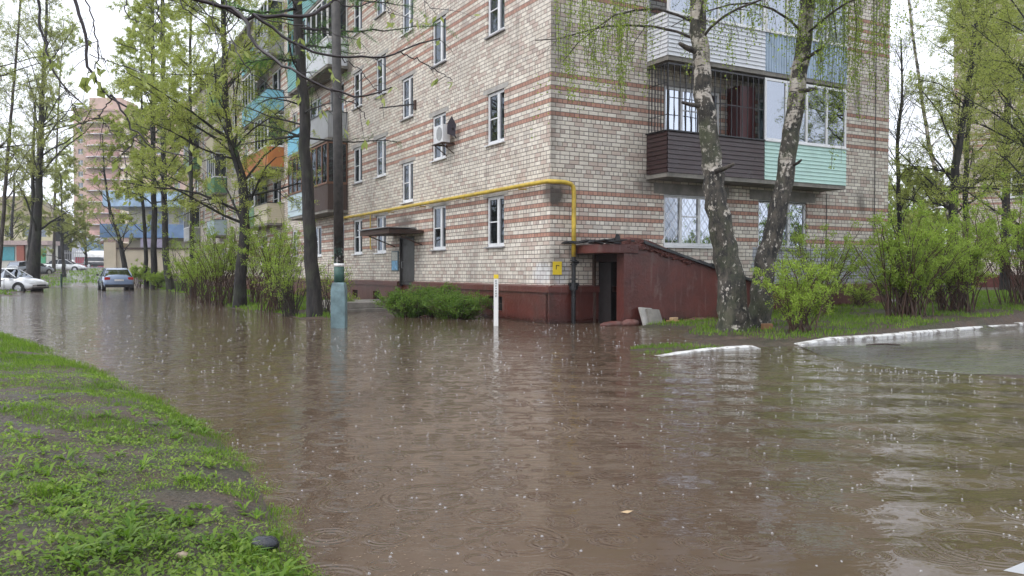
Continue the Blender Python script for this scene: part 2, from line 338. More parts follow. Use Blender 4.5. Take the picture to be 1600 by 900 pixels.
def sheet(name, fn, nu, nv, mat, lift, kind='structure'):
    v = []
    for i in range(nu+1):
        for j in range(nv+1):
            x, y = fn(i/nu, j/nv); v.append((x, y, 0))
    v = np.array(v); v[:, 2] = height(v[:, 0], v[:, 1])+lift; k = np.arange((nu+1)*(nv+1)).reshape(nu+1, nv+1)
    f = np.stack([k[:-1, :-1].ravel(), k[1:, :-1].ravel(), k[1:, 1:].ravel(), k[:-1, 1:].ravel()], 1)
    o = obj(name, (v, f), mat, smooth=True); o['kind'] = kind; return o
def wet_asphalt(name, sc_=1.):
    w = NM(name); a = w.noise(70.*sc_, detail=3.); b = w.noise(1.1*sc_, detail=6., dist=.6); p = w.noise(6*sc_, detail=4., stretch=(.35, 1, 1))
    c = w.mix(w.ramp(a, .3, .7), (.075, .072, .068), (.16, .15, .138)); c = w.mix(w.ramp(b, .45, .7, 0., .7), c, (.15, .13, .105))
    w.base(c); w.rough(w.ramp(p, .35, .65, .12, .42)); w.b.inputs['Coat Weight'].default_value = .7; w.b.inputs['Coat Roughness'].default_value = .10
    w.bump(w.math('ADD', w.math('MULTIPLY', w.noise(16.*sc_, detail=4.), .8), p), .9, .05); return w.m
M_asph = wet_asphalt('wet_asphalt'); M_asph2 = wet_asphalt('wet_asphalt_far', .4)
def rfn(a, b):   # from kerb line outwards to the near edge
    ks = KERB; t = a*(len(ks)-1); i = min(int(t), len(ks)-2); s = t-i; k = np.array(ks[i][:2])*(1-s)+np.array(ks[i+1][:2])*s
    e = np.array([4.2, 10.0])*(1-a)+np.array([24, 4.])*a; return k*(1-b)+e*b
sheet('road', rfn, 60, 50, M_asph, .004)
def ffn(a, b):
    Y = 52+a*70; c0 = np.array([-24.6, 0]); xc = -24.2-(Y-48)*.497; wd = 2.9+.0*(Y-52); return (xc+(b*2-1)*wd*1.1, Y)
sheet('far_road', ffn, 60, 8, M_asph2, .006)
def cfn(a, b): return (-105+a*80, 113+b*12)
sheet('cross_road', cfn, 60, 10, M_asph2, .012)

# water: one wide sheet at z = 0
w = NM('flood_water'); M = w.math
pp = w.pos(); sx = w.n('ShaderNodeSeparateXYZ'); w.t.links.new(pp, sx.inputs[0])
def rings(scale, amp, lam, seed):
    v = w.n('ShaderNodeTexVoronoi', voronoi_dimensions='2D', feature='F1'); v.inputs['Scale'].default_value = scale
    a = w.n('ShaderNodeVectorMath', operation='ADD'); w.t.links.new(pp, a.inputs[0]); a.inputs[1].default_value = (seed, seed*1.7, 0); w.t.links.new(a.outputs[0], v.inputs['Vector'])
    d = M('DIVIDE', v.outputs['Distance'], scale); cs = w.n('ShaderNodeSeparateColor'); w.t.links.new(v.outputs['Color'], cs.inputs[0])
    r0 = M('MULTIPLY', cs.outputs[0], .34/scale*1.2); e = M('DIVIDE', M('SUBTRACT', d, r0), lam*1.1); env = M('POWER', 2.718, M('MULTIPLY', M('MULTIPLY', e, e), -1.))
    return M('MULTIPLY', M('MULTIPLY', M('SINE', M('MULTIPLY', M('SUBTRACT', d, r0), 6.283/lam)), env), M('MULTIPLY', M('GREATER_THAN', cs.outputs[1], .25), amp))
h = M('ADD', rings(2.6, .0016, .030, 0.), M('ADD', rings(5.5, .0011, .018, 5.), rings(1.6, .0014, .04, 11.)))
n = w.noise(3.2, detail=3., stretch=(.45, 1.35, 1)); n2 = w.noise(12., detail=3., stretch=(.7, 1.2, 1)); n3 = w.noise(.9, detail=2., stretch=(.5, 1.4, 1))
h = M('ADD', h, M('ADD', M('MULTIPLY', n, .010), M('ADD', M('MULTIPLY', n2, .0032), M('MULTIPLY', n3, .010))))
# swell running across the right half
sw = w.n('ShaderNodeTexWave', wave_type='BANDS', bands_direction='Y', wave_profile='SIN'); sw.inputs['Scale'].default_value = .38; sw.inputs['Distortion'].default_value = 4.5; sw.inputs['Detail'].default_value = 2; sw.inputs['Detail Scale'].default_value = .5
mm = w.n('ShaderNodeMapping'); mm.inputs['Rotation'].default_value = (0, 0, R(12)); w.t.links.new(pp, mm.inputs[0]); w.t.links.new(mm.outputs[0], sw.inputs['Vector'])
msk = M('MULTIPLY', w.ramp(sx.outputs[0], -.5, 2.5), w.ramp(sx.outputs[1], 7.5, 12.5, 1., .15)); h = M('ADD', h, M('MULTIPLY', M('MULTIPLY', sw.outputs['Fac'], msk), .022))
bp = w.n('ShaderNodeBump'); bp.inputs['Strength'].default_value = 1; bp.inputs['Distance'].default_value = 1; w.t.links.new(h, bp.inputs['Height'])
w.t.links.new(bp.outputs[0], w.b.inputs['Normal'])
mud = w.noise(.35, detail=5., dist=1.); c = w.mix(w.ramp(mud, .35, .65), (.080, .054, .035), (.110, .077, .053))
grn = w.ramp(M('SUBTRACT', sx.outputs[0], M('MULTIPLY', sx.outputs[1], .05)), .6, 3.2); c = w.mix(M('MULTIPLY', grn, .6), c, (.086, .075, .043))
w.base(c); w.rough(.05); w.b.inputs['IOR'].default_value = 1.33; w.b.inputs['Specular IOR Level'].default_value = .5
M_water = w.m
wy = np.array(lin(-60, 0, 6)+lin(0, 70, 30)+[70, 74]); wx = np.array(lin(-120, 41, 40)+[41]); WX, WY = np.meshgrid(wx, wy, indexing='ij'); k = np.arange(WX.size).reshape(WX.shape)
wf = np.stack([k[:-1, :-1].ravel(), k[1:, :-1].ravel(), k[1:, 1:].ravel(), k[:-1, 1:].ravel()], 1)
wo = obj('water', (np.stack([WX.ravel(), WY.ravel(), np.zeros(WX.size)], 1), wf), M_water); wo['kind'] = 'structure'

# ------------------------------------------------------------------ brick apartment building
bld = thing('apartment_building', K, 'five storey pale brick apartment block with red brick bands and coloured balconies', 'building')
def wall(tf, u0, u1, z0, z1, ops, uoff, name='wall', mat=None, depth=.16, parent=bld, thick=True, label=None):
    us = sorted({u0, u1}|{o[0] for o in ops}|{o[1] for o in ops}); zs = sorted({z0, z1}|{o[2] for o in ops}|{o[3] for o in ops})
    us = [u for u in us if u0 <= u <= u1]; zs = [z for z in zs if z0 <= z <= z1]
    v, f, uv = [], [], []
    def q(pts, uvs):
        k = len(v); v.extend(tuple(tf(*p)) for p in pts); f.append((k, k+1, k+2, k+3)); uv.extend(uvs)
    for a, b in zip(us[:-1], us[1:]):
        for c_, d in zip(zs[:-1], zs[1:]):
            m = ((a+b)/2, (c_+d)/2)
            if any(o[0] < m[0] < o[1] and o[2] < m[1] < o[3] for o in ops): continue
            q([(a, 0, c_), (b, 0, c_), (b, 0, d), (a, 0, d)], [(a+uoff, c_), (b+uoff, c_), (b+uoff, d), (a+uoff, d)])
    for a, b, c_, d in [o[:4] for o in ops]:
        for uu, sgn in ((a, 1), (b, -1)): q([(uu, 0, c_), (uu, -depth, c_), (uu, -depth, d), (uu, 0, d)], [(uu+uoff, c_), (uu+uoff+depth, c_), (uu+uoff+depth, d), (uu+uoff, d)])
        q([(a, 0, c_), (b, 0, c_), (b, -depth, c_), (a, -depth, c_)], [(a+uoff, c_), (b+uoff, c_), (b+uoff, c_+.05), (a+uoff, c_+.05)])
        q([(a, 0, d), (b, 0, d), (b, -depth, d), (a, -depth, d)], [(a+uoff, d), (b+uoff, d), (b+uoff, d+.05), (a+uoff, d+.05)])
    m = MB(); m.v = v; m.f = f
    return obj(name, m, mat or M_brick, parent, uv=uv, label=label)
SZ = [(1.82, 3.11), (4.45, 5.78), (7.23, 8.57), (9.98, 11.32), (12.73, 14.07)]
STZ = [(3.39, 4.66), (6.05, 7.36), (8.76, 10.05), (11.5, 12.8)]
ZP = .88
winL, winR = [], []
for k_, (a, b) in enumerate(SZ):
    for u0, u1, st in ((2.21, 3.15, 'a'), (5.74, 6.72, 'a'), (10.65, 11.66, 'a'), (13.12, 14.15, 'b')): winL.append((u0, u1, a, b, st))
for a, b in STZ: winL.append((8.22, 9.18, a, b, 's'))
far = []
for k_, (a, b) in enumerate(SZ):
    for u0 in (22.3, 33.5, 37.3, 45.3, 49.2): far.append((u0, u0+1.0, a, b, 'a'))
    if k_: 
        for u0 in (15.3, 18.4, 25.5, 28.6, 40.6, 52.0): far.append((u0, u0+1.9, a-.5, b, 'a'))
    else:
        for u0 in (15.3, 18.4, 25.5, 28.6, 40.6, 52.0): far.append((u0, u0+1.5, a, b, 'a'))
for a, b in STZ: far.append((35.5, 36.4, a, b, 's'))
for k_, (a, b) in enumerate(SZ):
    for u0, u1 in ((3.28, 5.10), (6.46, 8.28)): winR.append((u0, u1, a if k_ == 0 else a-.0, b, 'w' if k_ == 0 else 'd'))
doorop = (8.12, 9.34, ZP, 2.26)
wall(LF, 0, 55.5, ZP, 14.85, winL+far+[doorop], 0)
wall(RF, 0, 11.69, ZP, 14.85, winR, 100)
m = MB(lambda a, b, c_: K+dr*a+dl*b+np.array([0, 0, c_])); m.box(0.0, 11.69, 55.4, 55.5, ZP, 14.85); m.box(11.6, 11.69, 0.01, 55.4, ZP, 14.85)
obj('wall', m, M_pconc, bld)
m = MB(lambda a, b, c_: K+dr*a+dl*b+np.array([0, 0, c_])); m.box(-.35, 12.0, -.35, 55.8, 14.851, 15.0); m.box(-.05, 11.75, -.05, 55.5, 15.001, 15.2); obj('roof', m, M_conc, bld)
m = MB(lambda a, b, c_: K+dr*a+dl*b+np.array([0, 0, c_]))   # near-black backing planes: the shade of unlit rooms put into the colour
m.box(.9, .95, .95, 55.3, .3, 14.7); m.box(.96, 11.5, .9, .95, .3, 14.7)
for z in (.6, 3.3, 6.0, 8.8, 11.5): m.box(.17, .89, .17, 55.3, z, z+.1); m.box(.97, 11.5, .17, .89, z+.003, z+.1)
obj('dark_room_backing', m, M_dark, bld)
# plinth with ledge
VENTS_L = [(2.2, 3.05, .20, .56), (11.2, 11.8, .2, .5), (13.5, 14.1, .2, .5)]
m = MB(LF)
def plinth(tf, u0, u1, vents, m):
    for a, b in ((u0, u1),):
        cur = a
        for v0, v1, c0, c1 in vents:
            m.box(cur, v0, -.1, .05, -.6, ZP-.17); m.box(v0, v1, -.1, .05, -.6, c0); m.box(v0, v1, -.1, .05, c1, ZP-.17); cur = v1
        m.box(cur, b, -.1, .05, -.6, ZP-.17)
m.tf = LF; plinth(LF, .003, 8.1, VENTS_L[:1], m); plinth(LF, 9.36, 55.5, VENTS_L[1:], m); m.box(8.1, 9.36, -.5, -.1, -.6, ZP)
obj('plinth', m, M_plinth, bld)
m = MB(RF); m.box(-.05, 1.24, -.1, .05, -.6, ZP-.17); m.box(1.24, 11.72, -.1, .05, -.6, ZP-.17); obj('plinth', m, M_plinth, bld)
m = MB(LF); m.prism([(0, ZP-.17), (0.0, ZP+.0)], 0, 0) if False else None
def ledge(tf, a, b):
    m = MB(tf); m.add([(a, -.02, ZP-.17), (a, .10, ZP-.17), (a, .10, ZP-.035), (a, .0, ZP), (b, -.02, ZP-.17), (b, .10, ZP-.17), (b, .10, ZP-.035), (b, .0, ZP)],
                      [(0, 1, 5, 4), (1, 2, 6, 5), (2, 3, 7, 6), (0, 3, 2, 1), (4, 5, 6, 7)]); return m
obj('plinth_ledge', ledge(LF, -.09, 8.1), M_plinth, bld); obj('plinth_ledge', ledge(LF, 9.36, 55.5), M_plinth, bld); obj('plinth_ledge', ledge(RF, -.096, 11.74), M_plinth, bld)
for v0, v1, c0, c1 in VENTS_L:
    m = MB(LF); m.box(v0, v1, -.3, -.12, c0-.1, c1+.1)
    o = obj('cellar_vent', m, M_dark, bld); m = MB(LF)
    for i in range(6): x = v0+(v1-v0)*(i+.5)/6; m.box(x-.006, x+.006, .0, .012, c0, c1)
    m.box(v0, v1, -.004, .02, (c0+c1)/2-.006, (c0+c1)/2+.006); obj('bar_grille', m, M_rust, o)
wrng = random.Random(5)
def window(tf, u0, u1, z0, z1, st, parent=bld):
    m = MB(tf); fw = .075; o0, o1 = -.10, -.04
    m.box(u0, u0+fw, o0, o1, z0, z1); m.box(u1-fw, u1, o0, o1, z0, z1); m.box(u0+fw, u1-fw, o0, o1, z0, z0+fw+.02); m.box(u0+fw, u1-fw, o0, o1, z1-fw, z1)
    W_ = u1-u0; zm = z0+(z1-z0)*.5
    if st in ('a', 's', 'b'):
        um = u0+W_*.38; m.box(um-.06, um+.06, o0, o1+.01, z0+fw, z1-fw)
        m.box(um+.046, u1-fw, o0+.01, o1-.01, zm-.015, zm+.015)
    elif st in ('w', 'd'):
        for t in (.31, .64): um = u0+W_*t; m.box(um-.04, um+.04, o0, o1+.01, z0+fw, z1-fw)
        m.box(u0+W_*.31+.041, u0+W_*.64-.041, o0+.01, o1-.01, zm+.1, zm+.13)
    fr = obj('window', m, M_pvc, parent)
    m = MB(tf); m.box(u0+fw, u1-fw, -.075, -.069, z0+fw, z1-fw); obj('pane', m, M_glass, fr)
    if st != 'n':
        m = MB(tf); m.box(u0-.05, u1+.05, -.06, .07, z0-.03, z0+.002); obj('sill', m, M_pvc if wrng.random() < .6 else M_sill, fr)
    r = wrng.random(); cm = M_curt if r < .5 else (M_curtb if r < .85 else M_curtc)
    m = MB(tf)
    N = 14; a, b = (u0, u1) if wrng.random() < .6 else ((u0, u0+W_*.55) if wrng.random() < .5 else (u0+W_*.4, u1)); pts = []
    for i in range(N+1): pts.append((a+(b-a)*i/N, -.24+.02*(-1)**i))
    for i in range(N): m.quad((pts[i][0], pts[i][1], z0), (pts[i+1][0], pts[i+1][1], z0), (pts[i+1][0], pts[i+1][1], z1), (pts[i][0], pts[i][1], z1))
    obj('curtain', m, cm, fr); return fr
for o in winL+far: window(LF, *o[:5])
for o in winR: window(RF, *o[:5])
# concrete lintels
for tf, lst in ((LF, winL), (RF, winR)):
    for o in lst:
        m = MB(tf); e = .2 if o[4] != 'w' else .32; hh = .12 if o[4] != 'w' else .26; m.box(o[0]-e, o[1]+e, -.15, .008, o[3], o[3]+hh)
        obj('lintel', m, M_pconc if o[4] != 'w' else M_conc, bld)
# diamond window grilles on the right, ground floor
for (u0, u1), mt in (((3.28, 5.10), M_pvc), ((6.46, 8.28), M_blk)):
    m = MB(RF); z0, z1 = SZ[0]; N = 11
    for i in range(N+1):
        x = u0+.04+(u1-u0-.08)*i/N; pts = []
        for j in range(25):
            t = j/24; s = math.sin(t*math.pi*6)*(u1-u0)/N*.42*(1 if i % 2 else -1); pts.append((x+s, .0, z0+.03+(z1-z0-.06)*t))
        m.tube(pts, .0065, 4)
    m.tube([(u0+.01, 0, z0+.03), (u1-.01, 0, z0+.03)], .009, 4); m.tube([(u0+.01, 0, z1-.03), (u1-.01, 0, z1-.03)], .009, 4)
    obj('window_grille', m, mt, bld, label='white wavy window grille' if mt is M_pvc else 'black wavy window grille')
# entrance door, canopy, notice board
m = MB(LF); m.box(8.14, 9.32, -.10, -.05, ZP-.12, 2.25); d = obj('door', m, M_door, bld)
m = MB(LF); m.tube([(9.12, -.02, 1.3), (9.12, .03, 1.3), (9.12, .03, 1.5), (9.12, -.02, 1.5)], .012, 6); obj('handle', m, M_gal, d)
m = MB(LF); m.box(8.1, 8.14, -.12, .01, ZP-.12, 2.29); m.box(9.32, 9.37, -.12, .01, ZP-.12, 2.29); m.box(8.1, 9.37, -.12, .01, 2.25, 2.3); obj('door_frame', m, M_door, d)
m = MB(LF); m.add([(7.35, -.02, 2.36), (7.3, 1.15, 2.33), (9.95, 1.15, 2.33), (9.95, -.02, 2.36), (7.35, -.02, 2.44), (7.3, 1.15, 2.49), (9.95, 1.15, 2.49), (9.95, -.02, 2.44)], [(0, 1, 2, 3), (7, 6, 5, 4), (0, 4, 5, 1), (1, 5, 6, 2), (2, 6, 7, 3), (0, 3, 7, 4)])
cn = obj('door_canopy', m, M_rust, bld); m = MB(LF); m.box(7.2, 8.3, .3, 1.25, 2.495, 2.515); m.box(7.9, 10.0, .0, 1.22, 2.5, 2.53); obj('roof_sheet', m, M_gal, cn)
for u in (7.5, 9.8): m = MB(LF); m.tube([(u, .0, 2.0), (u, .9, 2.33)], .02, 5); obj('support_bar', m, M_rust, cn)
nb = thing('notice_board', LF(9.72, .03, 1.2), 'blue framed glazed notice board beside the grey entrance door', 'notice board')
m = MB(LF); m.box(9.42, 10.02, .01, .04, 1.2, 1.86); obj('frame', m, plain('board_frame', (.10, .16, .19), .5), nb)
m = MB(LF); m.box(9.46, 9.98, .041, .045, 1.55, 1.82); obj('paper', m, plain('paper', (.52, .52, .47), .8, .3, 20), nb)
m = MB(LF); m.box(9.46, 9.98, .041, .045, 1.24, 1.54); obj('poster', m, plain('blue_poster', (.20, .42, .62), .6, .5, 9), nb)
# porch steps
pr = thing('porch_step', LF(8.5, 1.3, 0), 'weathered two step concrete porch slab at flooded entrance', 'step')
m = MB(LF); m.box(7.45, 10.2, .12, 2.75, -.4, .08); obj('step', m, M_conc, pr, bevel=.02)
m = MB(LF); m.box(7.6, 10.0, .12, 2.45, .083, .27); obj('step', m, M_conc, pr, bevel=.02)
# gas pipe
gp = thing('gas_pipe', LF(0, .15, 0), 'yellow gas pipe running round the brick corner and down into a black valve riser', 'pipe')
m = MB(); c0 = .17
pts = [LF(u, c0, 3.22+.002*math.sin(u)) for u in (15.2, 13, 10, 7, 4, 2, .6, .0)]+[K+(-dr)*c0*.75+(-dl)*c0*.75+np.array([0, 0, 3.22])]+[RF(u, c0, z) for u, z in ((.1, 3.22), (.3, 3.215), (.44, 3.19), (.51, 3.12), (.53, 3.0), (.53, 2.2), (.53, 1.53))]
m.tube(pts, .052, 10); obj('yellow_pipe', m, M_yel, gp, smooth=True)
m = MB(); m.tube([LF(11.75, .17, 3.2), LF(11.75, .17, 2.0), LF(11.6, .17, 1.95)], .02, 6); obj('branch_pipe', m, M_yel, gp, smooth=True)
m = MB(RF); m.tube([(.53, c0, 1.53), (.53, c0, -.4)], .05, 10)
for z, r_, hh in ((1.45, .085, .03), (1.35, .085, .03), (1.02, .095, .03), (.86, .1, .16), (.78, .075, .02)): m.tube([(.53, c0, z-hh/2), (.53, c0, z+hh/2)], r_, 12)
m.tube([(.4, c0, .9), (.66, c0, .9)], .035, 8); m.tube([(.46, c0+.06, 1.4), (.62, c0+.06, 1.4)], .03, 8); m.tube([(.53, c0, .88), (.53, c0+.14, .88)], .015, 6); m.tube([(.46, c0+.14, .88), (.6, c0+.14, .88)], .012, 6)
obj('black_valve_riser', m, M_blk, gp, smooth=False)
for u in (1.1, 4.2, 7.2, 9.9, 12.8):
    m = MB(LF); m.box(u-.02, u+.02, -.01, .2, 3.135, 3.165); obj('pipe_bracket', m, M_yel, gp)
# yellow gas sign
sg = thing('gas_sign', RF(.18, .02, 1.23), 'small yellow square sign with black letter on the brick corner', 'sign')
m = MB(RF); m.box(.07, .31, .004, .014, 1.12, 1.42); obj('sign_plate', m, plain('sign_yellow', (.78, .58, .03), .4, .1, 5, 0), sg)
m = MB(RF); m.box(.15, .168, .015, .018, 1.24, 1.34); m.box(.168, .225, .015, .018, 1.325, 1.34); m.box(.225, .235, .015, .018, 1.31, 1.34); obj('letter', m, M_blk, sg)
# air conditioner and wall bracket
ac = thing('air_conditioner', LF(5.6, .3, 4.8), 'white air conditioner on a bracket beside the second storey window', 'air conditioner')
m = MB(LF); m.box(5.12, 5.72, .14, .38, 4.80, 5.30); obj('casing', m, M_pvc, ac, bevel=.015)
m = MB(LF); m.tube([(5.34, .381, 5.05), (5.34, .39, 5.05)], .19, 20); obj('fan_grille', m, plain('grille_grey', (.33, .34, .35), .5), ac)
m = MB(LF)
for u in (5.15, 5.65): m.box(u-.02, u+.02, .0, .42, 4.755, 4.795); m.tube([(u, .02, 4.5), (u, .38, 4.75)], .015, 5)
m.box(5.05, 5.8, .36, .42, 4.765, 4.79); obj('bracket', m, M_rust, ac)
m = MB(LF)
for i in range(4): m.tube([(4.97, .2, 5.3), (4.9-.03*i, .12+.04*i, 5.15), (4.93, .1, 4.95+.03*i), (5.0, .02, 4.9)], .012, 5)
m.add([(4.82, .1, 5.25), (4.98, .3, 5.3), (4.95, .32, 5.0), (4.8, .15, 4.92), (4.9, .2, 5.5)], [(0, 1, 2, 3), (0, 4, 1)]); obj('rag', m, plain('dark_rag', (.035, .03, .04), .9), ac)
ab = thing('wall_arm', LF(8.1, 0, 6.2), 'thin black horizontal flag arm sticking out beside stair window', 'bracket')
m = MB(LF); m.tube([(8.0, .05, 6.38), (8.25, 1.1, 6.2)], .022, 6); obj('arm', m, M_blk, ab)
m = MB(LF); m.box(7.93, 8.07, .004, .06, 6.22, 6.5); obj('plate', m, M_rust, ab)

# ------------------------------------------------------------------ balconies
def siding(tf, u0, u1, o, z0, z1, n, side=False, vertical=False):
    """clapboard: real laps; side=True -> panel in the (o,z) plane at u0"""
    m = MB(tf); k = n
    if vertical:
        a, b = u0, u1; N = int(abs(b-a)/.09)+1; st = (b-a)/N
        for i in range(N):
            x = a+st*i; pr_ = [(0, 0), (.35, 0), (.45, .018), (.9, .018), (1, 0)]
            for (p, q_), (p2, q2) in zip(pr_[:-1], pr_[1:]):
                if side: m.quad((o-q_, x+st*p, z0), (o-q2, x+st*p2, z0), (o-q2, x+st*p2, z1), (o-q_, x+st*p, z1))
                else: m.quad((x+st*p, o+q_, z0), (x+st*p2, o+q2, z0), (x+st*p2, o+q2, z1), (x+st*p, o+q_, z1))
    else:
        st = (z1-z0)/k
        for i in range(k):
            zz = z0+st*i
            for (p, q_), (p2, q2) in (((0, .0), (0.06, .022)), ((.06, .022), (1, 0))):
                if side: m.quad((o-q_, u0, zz+st*p), (o-q_, u1, zz+st*p), (o-q2, u1, zz+st*p2), (o-q2, u0, zz+st*p2))
                else: m.quad((u0, o+q_, zz+st*p), (u1, o+q_, zz+st*p), (u1, o+q2, zz+st*p2), (u0, o+q2, zz+st*p2))
    return m
def balcony(tf, u0, u1, fl, dep, pm, style, sides, label, vertical=False, fm=None, panels=4, near='lo', rows=9, dz=0., parent=bld):
    zb = fl-.12; zr = fl+.95; zt = fl+2.55; fm = fm or M_pvc
    m = MB(tf); m.box(u0, u1, .01, dep, zb, fl); b = obj('balcony', m, M_conc, parent, label=label)
    p = siding(tf, u0, u1, dep+.005, fl-.02, zr, rows, vertical=vertical)
    pb = MB(tf); pb.v = list(p.v); pb.f = list(p.f); pb.box(u0+.002, u1-.002, dep-.03, dep+.003, fl-.02, zr)
    for s in sides:
        q = siding(tf, .06, dep, u0+.0 if s == 'lo' else u1, fl-.02, zr, rows, side=True, vertical=vertical)
        if s == 'hi': q.v = [tuple(tf(0, 0, 0)+(np.array(v_)-tf(0, 0, 0))) for v_ in q.v]
        kk = len(pb.v); pb.v += q.v; pb.f += [tuple(i+kk for i in f) for f in q.f]
        uu = u0 if s == 'lo' else u1-.03; pb.box(uu+.001, uu+.029, .02, dep-.031, fl-.02, zr)
    obj('railing_panel', pb, pm, b)
    m = MB(tf); m.box(u0-.02, u1+.02, dep-.05, dep+.05, zr, zr+.03)
    for s in sides: uu = u0 if s == 'lo' else u1; m.box(uu-.04, uu+.04, .02, dep-.05, zr, zr+.03)
    obj('rail', m, fm if style == 'glazed' else M_blk, b)
    if style == 'glazed':
        m = MB(tf); a = zr+.03
        for t in np.linspace(0, 1, panels+1):
            x = u0+(u1-u0)*t; x = min(max(x, u0+.03), u1-.03); m.box(x-.03, x+.03, dep-.05, dep+.01, a, zt)
        m.box(u0, u1, dep-.045, dep+.005, a, a+.06); m.box(u0, u1, dep-.045, dep+.005, zt-.06, zt)
        for s in sides:
            uu = u0+.03 if s == 'lo' else u1-.03
            m.box(uu-.028, uu+.028, .03, dep-.05, a, a+.06); m.box(uu-.028, uu+.028, .03, dep-.05, zt-.06, zt); m.box(uu-.028, uu+.028, .02, .07, a, zt)
        obj('glazing_frame', m, fm, b)
        m = MB(tf); m.box(u0+.05, u1-.05, dep-.022, dep-.018, a+.06, zt-.06)
        for s in sides:
            uu = u0+.03 if s == 'lo' else u1-.03; m.box(uu-.002, uu+.002, .07, dep-.05, a+.06, zt-.06)
        obj('pane', m, M_bglass, b)
    elif style == 'bars':
        m = MB(tf); a = zr+.03; N = 17
        for i in range(N+1):
            x = u0+.02+(u1-u0-.04)*i/N; m.box(x-.009, x+.009, dep-.02, dep, a, zt)
        for i in range(7):
            y = .08+(dep-.12)*i/6; m.box(u0+.01, u0+.028, y-.009, y+.009, a, zt)
        m.box(u0, u1, dep-.022, dep+.002, zt-.04, zt); m.box(u0+.0, u0+.03, .02, dep, zt-.04, zt)
        m.box(u0, u1, dep-.014, dep-.006, a+.75, a+.77)
        for zz in (a+.35, a+1.1): m.box(u0+.015, u0+.023, .04, dep, zz, zz+.014)
        obj('bar_grille', m, M_blk, b)
    return b
BR0, BR1, BRM = 2.72, 8.86, 5.83
RAILZ = [3.55, 6.28, 9.03, 11.78]
balcony(RF, BR0, BRM, RAILZ[0], .8, M_brown, 'bars', ['lo'], 'dark brown sided balcony closed with black bars', rows=9)
balcony(RF, BRM+.01, BR1, RAILZ[0], .8, M_mint, 'glazed', ['hi'], 'mint green sided balcony with white glazing', rows=10)
balcony(RF, BR0, BRM, RAILZ[1], .8, M_whsid, 'glazed', ['lo'], 'white sided balcony with sliding windows', rows=10)
balcony(RF, BRM+.01, BR1, RAILZ[1], .8, M_blsid, 'glazed', ['hi'], 'blue corrugated balcony with old wooden windows', vertical=True, fm=M_white)
balcony(RF, BR0, BRM, RAILZ[2], .8, M_whsid, 'glazed', ['lo'], 'upper white balcony'); balcony(RF, BRM+.01, BR1, RAILZ[2], .8, M_mint, 'glazed', ['hi'], 'upper green balcony')
m = MB(RF); m.box(BR0-.05, BR1+.05, .01, .9, 11.62, 11.7); obj('balcony_roof', m, M_conc, bld)
m = MB(RF); m.box(5.3, BRM-.02, .05, .5, 3.56, 5.9); obj('wardrobe', m, plain('dark_red_cupboard', (.07, .012, .012), .4), bld)
m = MB(RF); m.tube([(11.05, .03, 2.0), (11.05, .03, 9.5)], .012, 4); m.tube([(9.05, .02, 1.0), (9.05, .02, 3.4)], .01, 4); obj('cable', m, M_blk, bld)
M_greyp = plain('grey_panel', (.36, .37, .38), .5, .1, 3, .05, dirt=(.16, .15, .14)); M_teal = plain('teal_panel', (.16, .38, .38), .45, .12, 2, .05); M_sky = plain('sky_blue_panel', (.22, .52, .66), .45, .1, 2, .05)
M_or = plain('orange_panel', (.50, .20, .06), .5, .15, 2, .05); M_grn = plain('green_panel', (.12, .26, .13), .5, .15, 2, .05); M_brp = plain('brown_panel', (.075, .045, .035), .5, .2, 3, .1)
M_cream = plain('cream_panel', (.55, .5, .36), .6, .1, 2, .05); M_ltb = plain('pale_blue_panel', (.42, .52, .56), .5, .1, 3, .05)
balcony(LF, 14.78, 17.8, RAILZ[0], .8, M_brp, 'glazed', ['lo'], 'brown panelled balcony with wooden glazing', vertical=True, fm=M_wood)
balcony(LF, 17.82, 20.8, RAILZ[0], .8, M_ltb, 'glazed', ['hi'], 'pale blue balcony with wooden glazing', fm=M_wood, rows=4)
balcony(LF, 14.78, 17.8, RAILZ[1], .8, M_greyp, 'open', ['lo'], 'grey panelled open balcony', vertical=True)
balcony(LF, 17.82, 20.8, RAILZ[1], .8, M_sky, 'open', ['hi'], 'sky blue panelled balcony', vertical=True)
balcony(LF, 14.78, 17.8, RAILZ[2], .8, M_whsid, 'glazed', ['lo'], 'white striped balcony', vertical=True, fm=M_white)
balcony(LF, 17.82, 20.8, RAILZ[2], .8, M_teal, 'glazed', ['hi'], 'teal balcony', fm=M_teal)
balcony(LF, 14.78, 20.8, RAILZ[3], .8, M_teal, 'glazed', ['lo'], 'topmost teal balcony', fm=M_teal, panels=8)
cols = [[M_cream, M_or, M_sky, M_greyp], [M_grn, M_or, M_sky, M_sky], [M_ltb, M_grn, M_cream, M_grn], [M_greyp, M_cream, M_grn, M_ltb]]
for j, u in enumerate((24.8, 27.9, 40.0, 51.3)):
    for k_ in range(4):
        st = 'glazed' if (j+k_) % 2 else 'open'
        balcony(LF, u, u+3.0, RAILZ[k_], .8, cols[j][k_], st, ['lo', 'hi'] if u > 30 else (['lo'] if j == 0 else ['hi']), ['cream', 'orange', 'sky blue', 'green'][k_]+' far balcony' if False else None, vertical=bool(k_ % 2))

